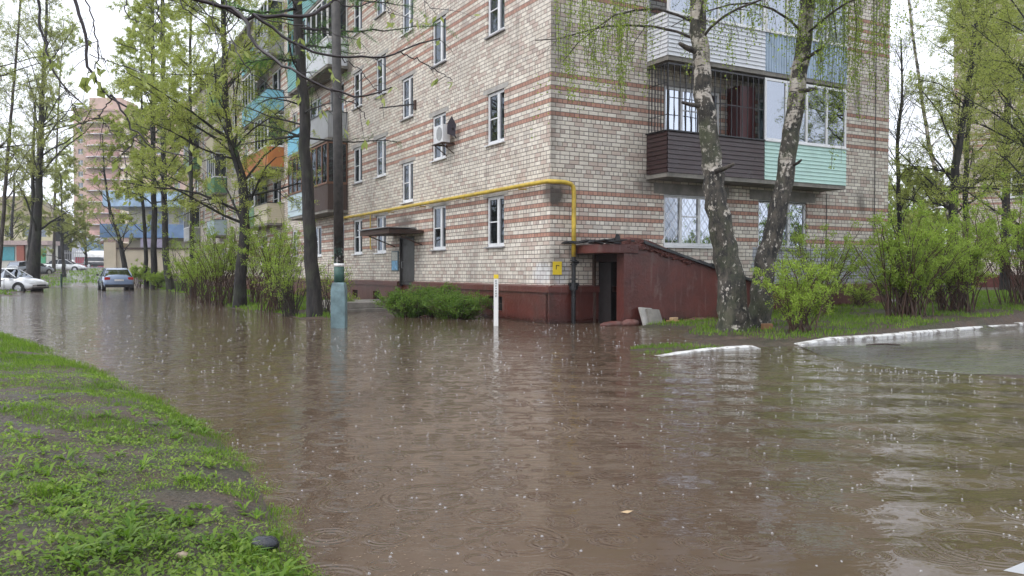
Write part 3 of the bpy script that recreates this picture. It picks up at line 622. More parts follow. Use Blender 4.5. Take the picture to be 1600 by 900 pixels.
# ------------------------------------------------------------------ cellar entrance
sh = thing('cellar_entrance', RF(1.25, 1.1, 0), 'dark red rendered cellar entrance with sloping roof against the brick wall', 'cellar entrance')
m = MB(RF); D0 = 1.12
m.add([(1.30, D0, -.5), (5.4, D0, -.5), (5.4, D0, .93), (4.2, D0, 1.22), (2.9, D0, 1.55), (1.95, D0, 1.84), (1.55, D0, 1.90), (1.30, D0, 1.86)], [(0, 1, 2, 3, 4, 5, 6, 7)])
m.add([(a, D0-.22, c_) for a, c_ in ((1.30, -.5), (5.4, -.5), (5.4, .93), (4.2, 1.22), (2.9, 1.55), (1.95, 1.84), (1.55, 1.90), (1.30, 1.86))], [(7, 6, 5, 4, 3, 2, 1, 0)])
n_ = 8; m.f += [(i, 8+i, 8+(i+1) % 8, (i+1) % 8) for i in range(8)]
m.box(5.2, 5.4, .06, D0-.23, -.5, .9); obj('wall', m, M_shed, sh)
# jamb and coping of coarse mortar
m = MB(RF)
pz = [(1.27, 1.88), (1.55, 1.93), (1.95, 1.87), (2.4, 1.72), (2.8, 1.60), (3.1, 1.51)]
ns = [np.array((RF(a, D0+.03, z))) for a, z in pz]
for i in range(len(pz)-1):
    (a, z), (b, y) = pz[i], pz[i+1]; th = .20-.02*i
    m.add([(a, D0+.045, z-th*(1 if i else 1.2)), (b, D0+.045, y-th+.02), (b, D0+.045, y+.02), (a, D0+.045, z+.02), (a, D0-.26, z-th), (b, D0-.26, y-th), (b, D0-.26, y+.05), (a, D0-.26, z+.05)], [(0, 1, 2, 3), (7, 6, 5, 4), (3, 2, 6, 7), (0, 4, 5, 1), (0, 3, 7, 4), (1, 5, 6, 2)])
w = NM('rough_mortar'); c = w.mix(w.ramp(w.noise(3.), .3, .7), (.085, .030, .024), (.17, .055, .042)); c = w.mix(w.ramp(w.noise(9.), .55, .7, 0., .5), c, (.16, .12, .11)); w.base(c); w.rough(.6); w.bump(w.noise(16., detail=8., rough=.75), 1., .07); M_mort = w.m
rl = random.Random(9)
for i in range(150):
    t = rl.random(); a = 1.28+t*1.95; zt = np.interp(a, [p[0] for p in pz], [p[1] for p in pz]); z = zt-rl.random()**.8*(.26-.12*t)+.01; sx_, sz_ = rl.uniform(.025, .07), rl.uniform(.015, .035); o_ = D0+.04
    m.add([(a-sx_, o_, z-sz_), (a+sx_, o_, z-sz_*rl.uniform(.5, 1)), (a+sx_*.8, o_, z+sz_), (a-sx_*.9, o_, z+sz_*rl.uniform(.5, 1)), (a+rl.uniform(-.02, .02), o_+rl.uniform(.015, .04), z)], [(0, 1, 4), (1, 2, 4), (2, 3, 4), (3, 0, 4)])
cpg = obj('coping', m, M_mort, sh)
m = MB(RF); m.box(1.225, 1.43, D0-.24, D0+.03, -.5, 1.60); m.box(1.20, 1.55, D0-.24, D0+.05, 1.6, 1.70); obj('jamb', m, M_shed, sh)
# roof of felt, in overlapping uneven strips
m = MB(RF); r2 = random.Random(4)
for i in range(11):
    a = 1.75+i*.33; z = 1.88-(a-1.75)*.262; b = a+.42; y = 1.88-(b-1.75)*.262; j = r2.uniform(-.012, .012)
    m.add([(a, -.01, z+.03), (a, D0+.09+j*3, z+.03+j), (b, D0+.10+j*2, y+.01+j), (b, -.01, y+.04), (a, -.01, z-.01), (a, D0+.09, z-.05), (b, D0+.10, y-.05), (b, -.01, y-.02)], [(0, 1, 2, 3), (7, 6, 5, 4), (1, 5, 6, 2), (0, 4, 5, 1), (3, 2, 6, 7)])
obj('roof', m, M_felt, sh)
m = MB(RF); m.box(.62, 1.62, -.02, D0+.06, 1.60, 1.80); obj('canopy_slab', m, M_shed, sh, bevel=.02)
m = MB(RF)
for i in range(26):
    a = r2.uniform(.38, 1.6); o_ = r2.uniform(.1, D0+.08); s1 = r2.uniform(.08, .2); s2 = r2.uniform(.05, .16); z = 1.81+r2.uniform(0, .05); an = r2.uniform(-.3, .3)
    m.add([(a-s1, o_-s2, z), (a+s1, o_-s2*.6, z+an*s1), (a+s1*.8, o_+s2, z+an*s1+.02), (a-s1*.7, o_+s2*.8, z+.03), (a-s1, o_-s2, z+.02), (a+s1, o_-s2*.6, z+an*s1+.03), (a+s1*.8, o_+s2, z+an*s1+.045), (a-s1*.7, o_+s2*.8, z+.055)], [(0, 1, 2, 3), (7, 6, 5, 4), (0, 4, 5, 1), (1, 5, 6, 2), (2, 6, 7, 3), (3, 7, 4, 0)])
m.add([(1.12, .95, 1.82), (1.26, 1.0, 1.82), (1.22, .98, 2.02), (1.14, .97, 2.04), (1.12, .85, 1.82), (1.26, .86, 1.82)], [(0, 1, 2, 3), (4, 5, 2, 3), (0, 4, 3), (1, 2, 5)])
obj('torn_felt', m, M_felt, sh)
# doorway: dark stair behind, open door leaf, lintel panel
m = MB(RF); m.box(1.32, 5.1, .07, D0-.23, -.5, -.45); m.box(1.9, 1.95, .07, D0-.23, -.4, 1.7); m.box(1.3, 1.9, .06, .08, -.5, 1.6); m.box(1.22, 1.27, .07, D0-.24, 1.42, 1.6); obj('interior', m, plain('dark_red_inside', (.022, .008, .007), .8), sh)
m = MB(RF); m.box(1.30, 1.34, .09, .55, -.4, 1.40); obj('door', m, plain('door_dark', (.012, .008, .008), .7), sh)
m = MB(RF); m.box(1.16, 1.22, -.01, .075, -.3, 1.6); obj('door_post', m, M_rust, sh)
# rubble along its foot
def rock(name, c_, r_, mat, label, cat, seed, sq=(1, 1, .6), group=None, rz=0.):
    rr = np.random.default_rng(seed); m = MB(); nl, nk = 7, 10; vs = [(0, 0, -1)]
    for i in range(1, nl):
        for k in range(nk):
            a = math.pi*i/nl; b = 2*math.pi*k/nk; q = 1+rr.uniform(-.14, .14); vs.append((math.sin(a)*math.cos(b)*q, math.sin(a)*math.sin(b)*q, -math.cos(a)*q))
    vs.append((0, 0, 1)); fs = [(0, 1+(k+1) % nk, 1+k) for k in range(nk)]
    for i in range(nl-2): fs += [(1+i*nk+k, 1+i*nk+(k+1) % nk, 1+(i+1)*nk+(k+1) % nk, 1+(i+1)*nk+k) for k in range(nk)]
    L_ = len(vs)-1; fs += [(L_, L_-nk+k, L_-nk+(k+1) % nk) for k in range(nk)]
    ca, sa = math.cos(rz), math.sin(rz)
    m.add([(c_[0]+(v[0]*sq[0]*ca-v[1]*sq[1]*sa)*r_, c_[1]+(v[0]*sq[0]*sa+v[1]*sq[1]*ca)*r_, c_[2]+v[2]*sq[2]*r_) for v in vs], fs)
    o = obj(name, m, mat, smooth=True, origin=(c_[0], c_[1], c_[2])); return tag(o, label, cat, group)
M_redrock = plain('painted_rubble', (.13, .045, .035), .6, .4, 8, .6, dirt=(.2, .16, .14))
rock('rubble', RF(.95, 1.15, .02), .2, M_redrock, 'dark red lump of rubble in water left of cellar doorway', 'rubble', 1, (1.7, .6, .4), rz=.5)
rock('rubble', RF(1.3, 1.3, .04), .2, M_redrock, 'dark red lump of rubble at the foot of the cellar door jamb', 'rubble', 2, (1.2, .6, .5), rz=.5)
rock('rubble', RF(3.4, 1.2, .04), .28, M_redrock, 'long flat red rubble ridge under the cellar wall', 'rubble', 3, (1.9, .4, .3), rz=.5)
sl = thing('concrete_slab', RF(1.75, 1.5, 0), 'two grey concrete slabs leaning on the red cellar wall', 'slab')
for k_, (a, t) in enumerate(((1.58, 0), (1.72, .09))):
    m = MB(RF); m.add([(a, 1.42+t, -.1), (a+.38, 1.38+t, -.1), (a+.34, 1.20+t, .36-.03*k_), (a, 1.20+t, .39-.03*k_), (a, 1.46+t, -.1), (a+.38, 1.44+t, -.1), (a+.34, 1.26+t, .37-.03*k_), (a, 1.26+t, .40-.03*k_)], [(0, 1, 2, 3), (7, 6, 5, 4), (0, 4, 5, 1), (1, 5, 6, 2), (2, 6, 7, 3), (3, 7, 4, 0)])
    obj('slab', m, M_conc if k_ else M_pconc, sl)
def brickbit(name, w0, sx_, sy_, sz_, rz, mat, label, cat):
    m = MB(); m.box(-sx_/2, sx_/2, -sy_/2, sy_/2, 0, sz_); m.v = [(v[0]+.01*math.sin(i*3.), v[1]+.01*math.cos(i*5.), v[2]) for i, v in enumerate(m.v)]
    o = obj(name, m, mat, bevel=.008); o.location = tuple(w0); o.rotation_euler.z = rz; W[o.name] = np.array(w0); return tag(o, label, cat)
M_obr = plain('orange_brick', (.50, .26, .15), .8, .2, 8, .4)
brickbit('loose_brick', RF(2.45, 1.35, .02), .28, .14, .07, .4, M_obr, 'pale orange broken brick lying by the cellar wall', 'brick')
brickbit('loose_brick', RF(2.5, 1.33, .092), .2, .12, .06, .75, plain('tan_brick', (.55, .38, .22), .8), 'tan half brick on top of another broken brick', 'brick')
p_ = G(1198, 517, .06); brickbit('loose_brick', (p_[0], p_[1], .07), .2, .12, .13, .2, plain('brown_block', (.26, .14, .07), .8), 'small brown brick at foot of the right birch', 'brick')

# ------------------------------------------------------------------ pole, level post, kerbs
pc = G(528, 513); pc = np.array([pc[0], pc[1]+.12, 0])
po = thing('utility_pole', pc, 'dark round utility pole on square pale blue painted footing, standing in water', 'pole')
m = MB(); a = .145; b = .125
m.add([(pc[0]+x*s, pc[1]+y*s, z) for s, z in ((a, -.5), (a, .78), (b, .93), (b*.9, .95)) for x, y in ((-1, -1), (1, -1), (1, 1), (-1, 1))], [(i*4+k, i*4+(k+1) % 4, (i+1)*4+(k+1) % 4, (i+1)*4+k) for i in range(3) for k in range(4)]+[(12, 13, 14, 15)])
obj('footing', m, plain('pale_blue_paint', (.14, .215, .23), .6, .4, 5, .6, dirt=(.05, .055, .055)), po)
m = MB(); tilt = -.012; X0 = pc[0]; m.tube([(X0, pc[1], .9), (X0, pc[1], 1.30)], .108, 16); obj('green_band', m, plain('green_band_paint', (.022, .075, .058), .5, .4, 9, .3), po, smooth=True)
m = MB(); m.tube([(X0, pc[1], 1.28), (X0, pc[1], 1.345)], .112, 16); obj('white_band', m, M_white, po, smooth=True)
w = NM('pole_surface'); f = w.noise(7., detail=7.); z = w.n('ShaderNodeSeparateXYZ'); w.t.links.new(w.pos(), z.inputs[0])
c = w.mix(w.ramp(f, .35, .65), (.020, .018, .016), (.052, .047, .042)); st_ = w.math('MULTIPLY', w.ramp(w.noise(6.), .5, .56), w.ramp(z.outputs[2], 1.9, 1.5)); c = w.mix(st_, c, (.07, .16, .14)); st_ = w.math('MULTIPLY', w.ramp(w.noise(9.), .56, .6), w.ramp(z.outputs[2], 1.75, 1.5)); c = w.mix(st_, c, (.55, .55, .55)); w.base(c); w.rough(.6); w.bump(w.noise(18.), .5, .02)
m = MB(); m.tube([(X0, pc[1], 1.34), (X0+tilt*2, pc[1], 4), (X0+tilt*8, pc[1], 9.3)], [.104, .10, .085], 16); obj('pole', m, w.m, po, smooth=True)
lp = thing('level_post', G(775, 509), 'thin white marker post with yellow cap and dark lettering standing in water', 'post')
l0 = G(775, 509); m = MB(); m.box(l0[0]-.05, l0[0]+.05, l0[1]-.03, l0[1]+.03, -.4, 1.03); obj('post', m, plain('post_white', (.78, .78, .76), .4, .06, 5, .05), lp, bevel=.006)
m = MB(); m.box(l0[0]-.053, l0[0]+.053, l0[1]-.033, l0[1]+.033, 1.03, 1.12); obj('cap', m, plain('sign_yellow', (.7, .5, .03)), lp, bevel=.006)
m = MB(); rr = random.Random(2)
for i in range(7):
    z = .98-i*.055; y = l0[1]-.032
    if i in (3,): m.box(l0[0]-.012, l0[0]+.012, y-.002, y, z-.012, z+.014); continue
    m.box(l0[0]-.015, l0[0]-.005, y-.002, y, z-.018, z+.018); m.box(l0[0]-.005, l0[0]+.015, y-.002, y, z+.008, z+.018)
    if i % 2: m.box(l0[0]+.008, l0[0]+.018, y-.002, y, z-.018, z+.008)
    else: m.box(l0[0]-.005, l0[0]+.015, y-.002, y, z-.018, z-.009)
obj('lettering', m, plain('faded_ink', (.10, .12, .14), .6), lp)
def kerb_mat():
    w = NM('whitewashed_kerb'); f = w.noise(5., detail=7.); c = w.mix(w.ramp(f, .48, .60), (.62, .62, .60), (.20, .18, .16)); c = w.mix(w.ramp(w.noise(1.5), .5, .7, 0., .5), c, (.40, .40, .38)); w.base(c); w.rough(.7); w.bump(w.noise(20., detail=6.), .8, .02); return w.m
M_kerb = kerb_mat()
# individual kerb stones
kp = np.array(KERB); seg = np.r_[0, np.cumsum(np.hypot(*np.diff(kp[:, :2], axis=0).T))]
def kpt(s): return np.array([np.interp(s, seg, kp[:, i]) for i in range(3)])
kr = random.Random(8); s = 0.; i = 0
where = ['first kerb stone, lowest of the white row, beside the mud', 'second white kerb stone from the puddle end', 'third white kerb stone from the puddle end', 'fourth white kerb stone, below the big shrub', 'fifth white kerb stone of the row', 'sixth white kerb stone of the row', 'seventh white kerb stone of the row', 'eighth white kerb stone near picture edge', 'ninth white kerb stone at picture edge', 'tenth white kerb stone beyond the right edge', 'eleventh white kerb stone beyond right edge', 'twelfth white kerb stone beyond right edge']
while s < seg[-1]-.9 and i < 12:
    L_ = kr.choice((.98, .98, .5)); a, b = kpt(s+.01), kpt(s+L_-.01); t = (b-a)[:2]; t /= np.linalg.norm(t); nrm = np.array([t[1], -t[0]])  # towards road
    if nrm[1] > 0: nrm = -nrm
    ra = hz(*(a[:2]+nrm*.1)); rb = hz(*(b[:2]+nrm*.1)); top = .105 if i else .05
    j = kr.uniform(-.022, .018); m = MB(); vs = []
    for q, h0, tp in ((a, ra, .03 if i == 0 else .10+j), (b, rb, .10+j)):
        for off, z in ((.09, -.15), (.09, tp*.75+.0), (.06, tp), (-.07, tp), (-.07, -.15)): vs.append((q[0]+nrm[0]*off, q[1]+nrm[1]*off, h0+z))
    m.add(vs, [(0, 1, 6, 5), (1, 2, 7, 6), (2, 3, 8, 7), (3, 4, 9, 8), (4, 3, 2, 1, 0), (5, 6, 7, 8, 9)])
    o = obj('kerb_stone', m, M_kerb, origin=tuple(a), bevel=.012); tag(o, where[i], 'kerb', 'white kerb stones between road and lawn'); s += L_+kr.choice((.02, .035, .05)); i += 1
for (p0, p1), lb in ((((1028, 556), (1105, 549)), 'left half of the short sunken white kerb in the puddle'), (((1107, 549), (1183, 545)), 'right broken half of the short sunken white kerb')):
    a, b = G(*p0, .0), G(*p1, .0); t = (b-a)[:2]; t /= np.linalg.norm(t); nrm = np.array([t[1], -t[0]]); vs = []
    zz = (.005, .045) if 'left' in lb else (.045, .06)
    N = 7
    for i in range(N+1):
        q = a+(b-a)*i/N; z = zz[0]+(zz[1]-zz[0])*i/N+kr.uniform(-.006, .006); z *= (.35 if (i == N and 'right' in lb) else 1)
        for off, q_ in ((.085, -.2), (.08, z*.7), (.05, z), (-.07, z*1.0), (-.08, -.2)): vs.append((q[0]+nrm[0]*off*(1+kr.uniform(-.15, .15)), q[1]+nrm[1]*off, q_))
    m = MB(); m.add(vs, [(i*5+k, i*5+k+1, (i+1)*5+k+1, (i+1)*5+k) for i in range(N) for k in range(4)]+[(4, 3, 2, 1, 0), tuple(range(N*5, N*5+5))]); o = obj('kerb_stone', m, M_kerb, origin=tuple(a), smooth=False); tag(o, lb, 'kerb')
# stones, leaf, stick
def gp_(x, y):   # pixel on terrain
    d = ray(x, y); t = .5
    while t < 80:
        q = CAM+d*t
        if q[2] < max(0, hz(q[0], q[1])): return q
        t += .02
    return q
q = gp_(413, 858); rock('stone', (q[0], q[1], q[2]+.02), .055, plain('wet_dark_stone', (.022, .025, .034), .25, .3, 20, .4), 'wet blue-black stone half buried in the grass bank', 'stone', 5, (1.1, .8, .6))
q = gp_(285, 874); rock('stone', (q[0], q[1], q[2]+.012), .024, plain('tan_stone', (.33, .26, .19), .7, .2, 20, .3), 'small tan pebble on bare soil of the bank', 'stone', 6, (1.1, .8, .7))
q = G(980, 802); m = MB(); m.add([(q[0]-.035, q[1], .006), (q[0], q[1]-.016, .004), (q[0]+.03, q[1]+.004, .012), (q[0]+.002, q[1]+.018, .010)], [(0, 1, 2, 3)]); o = obj('fallen_leaf', m, plain('tan_leaf', (.42, .30, .17), .6), origin=tuple(q)); tag(o, 'curled tan leaf floating on the brown water', 'leaf')
q = gp_(1382, 541); m = MB(); zt = hz(q[0], q[1])
m.tube([(q[0]-.28, q[1]+.02, zt+.015), (q[0]-.12, q[1], zt+.03), (q[0]+.05, q[1]+.02, zt+.03), (q[0]+.24, q[1]-.01, zt+.022)], [.008, .016, .016, .011], 6); m.tube([(q[0]+.05, q[1], zt+.03), (q[0]-.05, q[1]-.08, zt+.03)], .006, 5)
o = obj('fallen_stick', m, plain('wet_bark', (.045, .028, .02), .5), origin=tuple(q)); tag(o, 'short brown stick lying on the wet road', 'stick')

# ------------------------------------------------------------------ vegetation
def leaf_mat(name, a, b, dark=.5):
    w = NM(name); g = w.n('ShaderNodeNewGeometry'); r_ = g.outputs['Random Per Island']
    c = w.mix(r_, a, b); c = w.mix(w.ramp(w.noise(1.1, detail=2.), .35, .65, 0., dark), c, tuple(x*.6 for x in a))
    df = w.n('ShaderNodeBsdfTranslucent'); w.t.links.new(c, df.inputs[0]); w.base(c); w.rough(.45); w.b.inputs['Specular IOR Level'].default_value = .35
    mx = w.n('ShaderNodeMixShader'); mx.inputs[0].default_value = .5; w.t.links.new(w.b.outputs[0], mx.inputs[1]); w.t.links.new(df.outputs[0], mx.inputs[2]); w.t.links.new(mx.outputs[0], w.o.inputs[0])
    return w.m
L_birch = leaf_mat('birch_leaf', (.22, .33, .04), (.42, .52, .10), .3); L_spring = leaf_mat('spring_leaf', (.33, .41, .07), (.55, .60, .17), .25)
L_bush = leaf_mat('shrub_leaf', (.25, .38, .04), (.46, .60, .11), .3); L_low = leaf_mat('low_shrub_leaf', (.09, .20, .03), (.26, .40, .06)); L_larch = leaf_mat('larch_needle', (.10, .25, .05), (.20, .38, .08))
L_olive = leaf_mat('olive_leaf', (.30, .34, .09), (.48, .51, .18), .25); L_grass = leaf_mat('grass_blade', (.11, .24, .02), (.31, .46, .06)); L_clover = leaf_mat('clover_leaf', (.14, .27, .03), (.38, .51, .09))
def bark(name, a, b, sc_=1.):
    w = NM(name); f = w.noise(9.*sc_, stretch=(1, 1, .22), detail=7., rough=.7); g = w.noise(1.2, detail=4.)
    c = w.mix(w.ramp(f, .42, .60), a, b); c = w.mix(w.ramp(g, .52, .7, 0., .45), c, (.055, .075, .03)); w.base(c); w.rough(.75); w.bump(f, 1., .05); return w.m
B_dark = bark('dark_bark', (.006, .005, .0045), (.034, .029, .025)); B_mid = bark('brown_bark', (.022, .017, .014), (.085, .068, .055)); B_stem = plain('shrub_stem', (.075, .040, .026), .6, .5, 9, 0)
B_wet = plain('wet_twig', (.020, .012, .014), .35, .4, 9, 0)
def birch_mat():
    w = NM('birch_bark'); z = w.n('ShaderNodeSeparateXYZ'); w.t.links.new(w.pos(), z.inputs[0]); M = w.math
    lent = w.noise(5., stretch=(1, 1, 4.5), detail=5., rough=.7); blot = w.noise(1.5, stretch=(1, 1, .9), detail=6., rough=.65); vert = w.noise(13., stretch=(1, 1, .16), detail=7., rough=.7)
    white = w.mix(w.ramp(w.noise(7.), .35, .7), (.40, .35, .29), (.66, .61, .55)); white = w.mix(w.ramp(lent, .54, .60), white, (.06, .05, .045))
    hgt = w.ramp(z.outputs[2], .3, 5.2); thr = M('ADD', M('MULTIPLY', hgt, .115), .378)
    fl = w.noise(8., stretch=(1, 1, .45), detail=8., rough=.75); patch = w.noise(2.2, stretch=(1, 1, 1.5), detail=5., rough=.6)
    dk = w.ramp(M('SUBTRACT', M('ADD', M('MULTIPLY', patch, .55), M('MULTIPLY', fl, .45)), thr), -.015, .015)
    darkc = w.mix(w.ramp(fl, .42, .62), (.006, .006, .005), (.085, .072, .055)); darkc = w.mix(w.ramp(w.noise(15., stretch=(1, 1, .6), detail=4.), .60, .66, 0., .8), darkc, (.50, .46, .40))
    c = w.mix(dk, white, darkc); c = w.mix(w.ramp(w.noise(.8, detail=5.), .54, .66, 0., .6), c, (.085, .10, .045))
    vert = M('ADD', M('MULTIPLY', vert, .5), fl)
    w.base(c); w.rough(.7); w.bump(M('ADD', vert, M('MULTIPLY', lent, .3)), .9, .04); return w.m
B_birch = birch_mat()

def batch_tubes(P, Rr, k):
    N, S, _ = P.shape; d = np.gradient(P, axis=1); d /= np.linalg.norm(d, axis=2, keepdims=True)+1e-9
    m = d.mean(1, keepdims=True); ref = np.where(np.abs(m[..., 2:3]) > .8*np.linalg.norm(m, axis=2, keepdims=True), np.array([1., 0, 0]), np.array([0, 0, 1.]))
    a = np.cross(d, ref); a /= np.linalg.norm(a, axis=2, keepdims=True)+1e-9; b = np.cross(d, a)
    th = 2*np.pi*np.arange(k)/k
    V = P[:, :, None, :]+Rr[:, :, None, None]*(np.cos(th)[:, None]*a[:, :, None, :]+np.sin(th)[:, None]*b[:, :, None, :])
    base = (np.arange(N)*S*k)[:, None, None]+(np.arange(S-1)*k)[None, :, None]; i = np.arange(k)[None, None, :]; j = (np.arange(k)+1)[None, None, :] % k
    F = np.stack([base+i, base+j, base+k+j, base+k+i], -1).reshape(-1, 4)
    return V.reshape(-1, 3), F
def joinm(parts):
    vs, fs, o = [], [], 0
    for v, f in parts: vs.append(v); fs.append(f+o); o += len(v)
    return np.concatenate(vs), np.concatenate(fs)
def resample(pts, rad, S):
    pts = np.array(pts, float); t = np.r_[0, np.cumsum(np.linalg.norm(np.diff(pts, axis=0), axis=1))]; q = np.linspace(0, t[-1], S)
    return np.stack([np.interp(q, t, pts[:, i]) for i in range(3)], 1), np.interp(q, t, rad)
def grow(rg, P, Rr, per, ln, ang, up=0., droop=0., t0=.2, t1=1., S=4, rr=.5, wander=.15, taper=True, rmin=.002, lenfn=None, az=None):
    N, S0, _ = P.shape; n = int(N*per); idx = np.sort(rg.integers(0, N, n)) if per < 1 else np.repeat(np.arange(N), int(round(per))); n = len(idx)
    t = rg.uniform(t0, t1, n); x = t*(S0-1); i = np.minimum(x.astype(int), S0-2); f = (x-i)[:, None]
    st = P[idx, i]*(1-f)+P[idx, i+1]*f; pr = Rr[idx, i]*(1-f[:, 0])+Rr[idx, i+1]*f[:, 0]
    pd = P[idx, i+1]-P[idx, i]; pd /= np.linalg.norm(pd, axis=1, keepdims=True)+1e-9
    q = rg.normal(size=(n, 3)); q -= (q*pd).sum(1, keepdims=True)*pd; q /= np.linalg.norm(q, axis=1, keepdims=True)+1e-9
    an = np.radians(rg.uniform(ang[0], ang[1], n))[:, None]; d = pd*np.cos(an)+q*np.sin(an); d[:, 2] += up; d /= np.linalg.norm(d, axis=1, keepdims=True)
    L_ = rg.uniform(ln[0], ln[1], n)*((1-.55*t) if taper else 1.)
    if lenfn is not None: L_ = L_*lenfn(t)
    out = np.zeros((n, S, 3)); out[:, 0] = st; cur = d.copy()
    for k in range(1, S):
        cur = cur+rg.normal(size=(n, 3))*wander; cur[:, 2] -= droop; cur /= np.linalg.norm(cur, axis=1, keepdims=True)+1e-9
        out[:, k] = out[:, k-1]+cur*(L_/(S-1))[:, None]
    r0 = np.maximum(pr*rr, rmin); R_ = r0[:, None]*np.linspace(1, .35, S)[None, :]; return out, np.maximum(R_, rmin*.6)
def leaves(rg, P, per, size, asp=.55, spread=.04, t0=.15, down=.3):
    N, S, _ = P.shape; n = int(N*per); idx = rg.integers(0, N, n); x = rg.uniform(t0, 1, n)*(S-1); i = np.minimum(x.astype(int), S-2); f = (x-i)[:, None]
    c = P[idx, i]*(1-f)+P[idx, i+1]*f+rg.normal(size=(n, 3))*spread
    d = rg.normal(size=(n, 3)); d[:, 2] -= down; d /= np.linalg.norm(d, axis=1, keepdims=True); q = rg.normal(size=(n, 3))*.75+np.array([0, 0, 1.]); q = np.cross(q, d); q /= np.linalg.norm(q, axis=1, keepdims=True)+1e-9
    s = rg.uniform(size*.6, size*1.35, n)[:, None]; V = np.stack([c, c+d*s*.5+q*s*asp*.5, c+d*s, c+d*s*.5-q*s*asp*.5], 1).reshape(-1, 3)
    return V, np.arange(4*n).reshape(n, 4)
def tree(name, label, pts, rad, levels, leaf, lmat, bmat, seed, group=None, extra=None, cat='tree', k0=12, flare=True, S=26):
    rg = np.random.default_rng(seed); P, Rr = resample(pts, rad, S); root = thing(name, P[0], label, cat, group)
    t = np.linspace(0, 1, S); P[2:, :2] += rg.normal(size=(S-2, 2))*Rr[2:, None]*.12
    if flare: Rr = Rr*(1+(.25 if S > 30 else .28)*np.exp(-np.linspace(0, 1, S)*S*.55))
    parts = [batch_tubes(P[None], Rr[None], k0)]; cur, cr = P[None], Rr[None]; last = None
    for li, lv in enumerate(levels):
        lv = dict(lv); kk = lv.pop('k', 5 if li == 0 else 3); cur, cr = grow(rg, cur, cr, **lv); parts.append(batch_tubes(cur, cr, kk))
    if extra is not None:
        for e, er in extra:
            eP, eR = resample(e, er, 12); parts.append(batch_tubes(eP[None], eR[None], 6))
    obj('trunk', joinm(parts), bmat, root, smooth=True)
    if leaf: obj('crown', leaves(rg, cur, **leaf), lmat, root)
    return root
def pxs(lst, Y0, dz0=0): return [at(x, y, Y0) for x, y in lst]
def fixb(pts, drop=.25): q = pts[0].copy(); q[2] -= drop; return [q]+pts
std = [dict(per=26, ln=(2.2, 4.2), ang=(45, 80), up=.15, t0=.25, S=6, rr=.30, wander=.14), dict(per=6, ln=(.8, 1.9), ang=(25, 60), up=.1, droop=.02, S=5, rr=.5, wander=.2), dict(per=5, ln=(.35, .9), ang=(25, 60), droop=.05, S=4, rr=.6, wander=.2, rmin=.003)]
def lev(n1=26, l1=(2.2, 4.2), t0=.25, n2=6, n3=5, up=.15, droop=.0, a1=(45, 80), l2=(.8, 1.9), l3=(.35, .9)):
    return [dict(per=n1, ln=l1, ang=a1, up=up, droop=droop, t0=t0, S=6, rr=.30, wander=.14), dict(per=n2, ln=l2, ang=(25, 60), up=.1, droop=.02, S=5, rr=.5, wander=.2), dict(per=n3, ln=l3, ang=(25, 60), droop=.05, S=4, rr=.6, wander=.2, rmin=.003)]

# two birches by the cellar wall
def birch(label, px, Y, r, seed, strands):
    pts = fixb([at(x, y, Y+dy) for x, y, dy in px]); root = tree('birch_tree', label, pts, r, [], None, None, B_birch, seed, S=60, k0=24)
    rg = np.random.default_rng(seed+50); P, Rr = resample(pts, r, 40)
    lim, lr = grow(rg, P[None, 14:], Rr[None, 14:]*.6, per=34, ln=(2.0, 4.0), ang=(35, 75), up=.25, droop=.10, t0=.22, S=8, rr=.3, wander=.12)
    sub, sr = grow(rg, lim, lr, per=5, ln=(.6, 1.6), ang=(30, 70), droop=.22, t0=.3, S=6, rr=.45, wander=.15)
    st, tr_ = grow(rg, sub, sr, per=3, ln=(.5, 1.5), ang=(40, 90), droop=.75, t0=.3, S=7, rr=.4, wander=.07, taper=False, rmin=.0022)
    parts = [batch_tubes(lim, lr, 6), batch_tubes(sub, sr, 4), batch_tubes(st, tr_, 3)]
    # long hanging strands seen in front of the brickwork
    S_ = []
    for (x0, x1, ytip0, ytip1, n, Yd) in strands:
        for i in range(n):
            x = rg.uniform(x0, x1); tip = at(x, rg.uniform(ytip0, ytip1), Yd+rg.uniform(-.6, .6)); L_ = rg.uniform(1.2, 2.6)
            z = np.linspace(L_, 0, 8); q = np.stack([tip[0]+.05*np.sin(z*2+rg.uniform(0, 6))+rg.uniform(-.12, .12)*z, tip[1]+.05*np.cos(z*2)+0*z, tip[2]+z], 1); S_.append(q)
    S_ = np.array(S_); parts.append(batch_tubes(S_, np.full(S_.shape[:2], .003), 3))
    anchor = P[np.clip(rg.integers(24, 38, 8), 0, 39)]   # boughs that carry them
    for i in range(min(8, len(S_))):
        q = S_[i*len(S_)//8][0]; mid = (anchor[i]+q)/2+np.array([0, 0, .5]); e, er = resample([anchor[i], mid, q], [.05, .03, .01], 10); parts.append(batch_tubes(e[None], er[None], 5))
    obj('branches', joinm(parts), B_mid, root, smooth=True)
    obj('crown', joinm([leaves(rg, st, per=16, size=.042, asp=.8, spread=.03, down=1.), leaves(rg, S_, per=95, size=.036, asp=.8, spread=.035, t0=0., down=1.)]), L_birch, root)
    m = MB()
    return root
b1 = birch('thick birch leaning left, nearest the red cellar wall', [(1146, 525, 0), (1143, 470, .02), (1137, 420, .05), (1118, 300, .1), (1106, 200, .1), (1096, 120, .1), (1090, 0, .1), (1083, -150, 0), (1075, -420, -.2)], 15.8, [.32, .30, .275, .245, .205, .175, .165, .15, .12, .05], 11,
      [(865, 950, 25, 160, 26, 15.2), (920, 1030, 40, 170, 34, 15.4), (965, 985, 120, 165, 6, 15), (1030, 1130, -40, 60, 8, 15), (1100, 1145, 20, 110, 6, 14.6)])
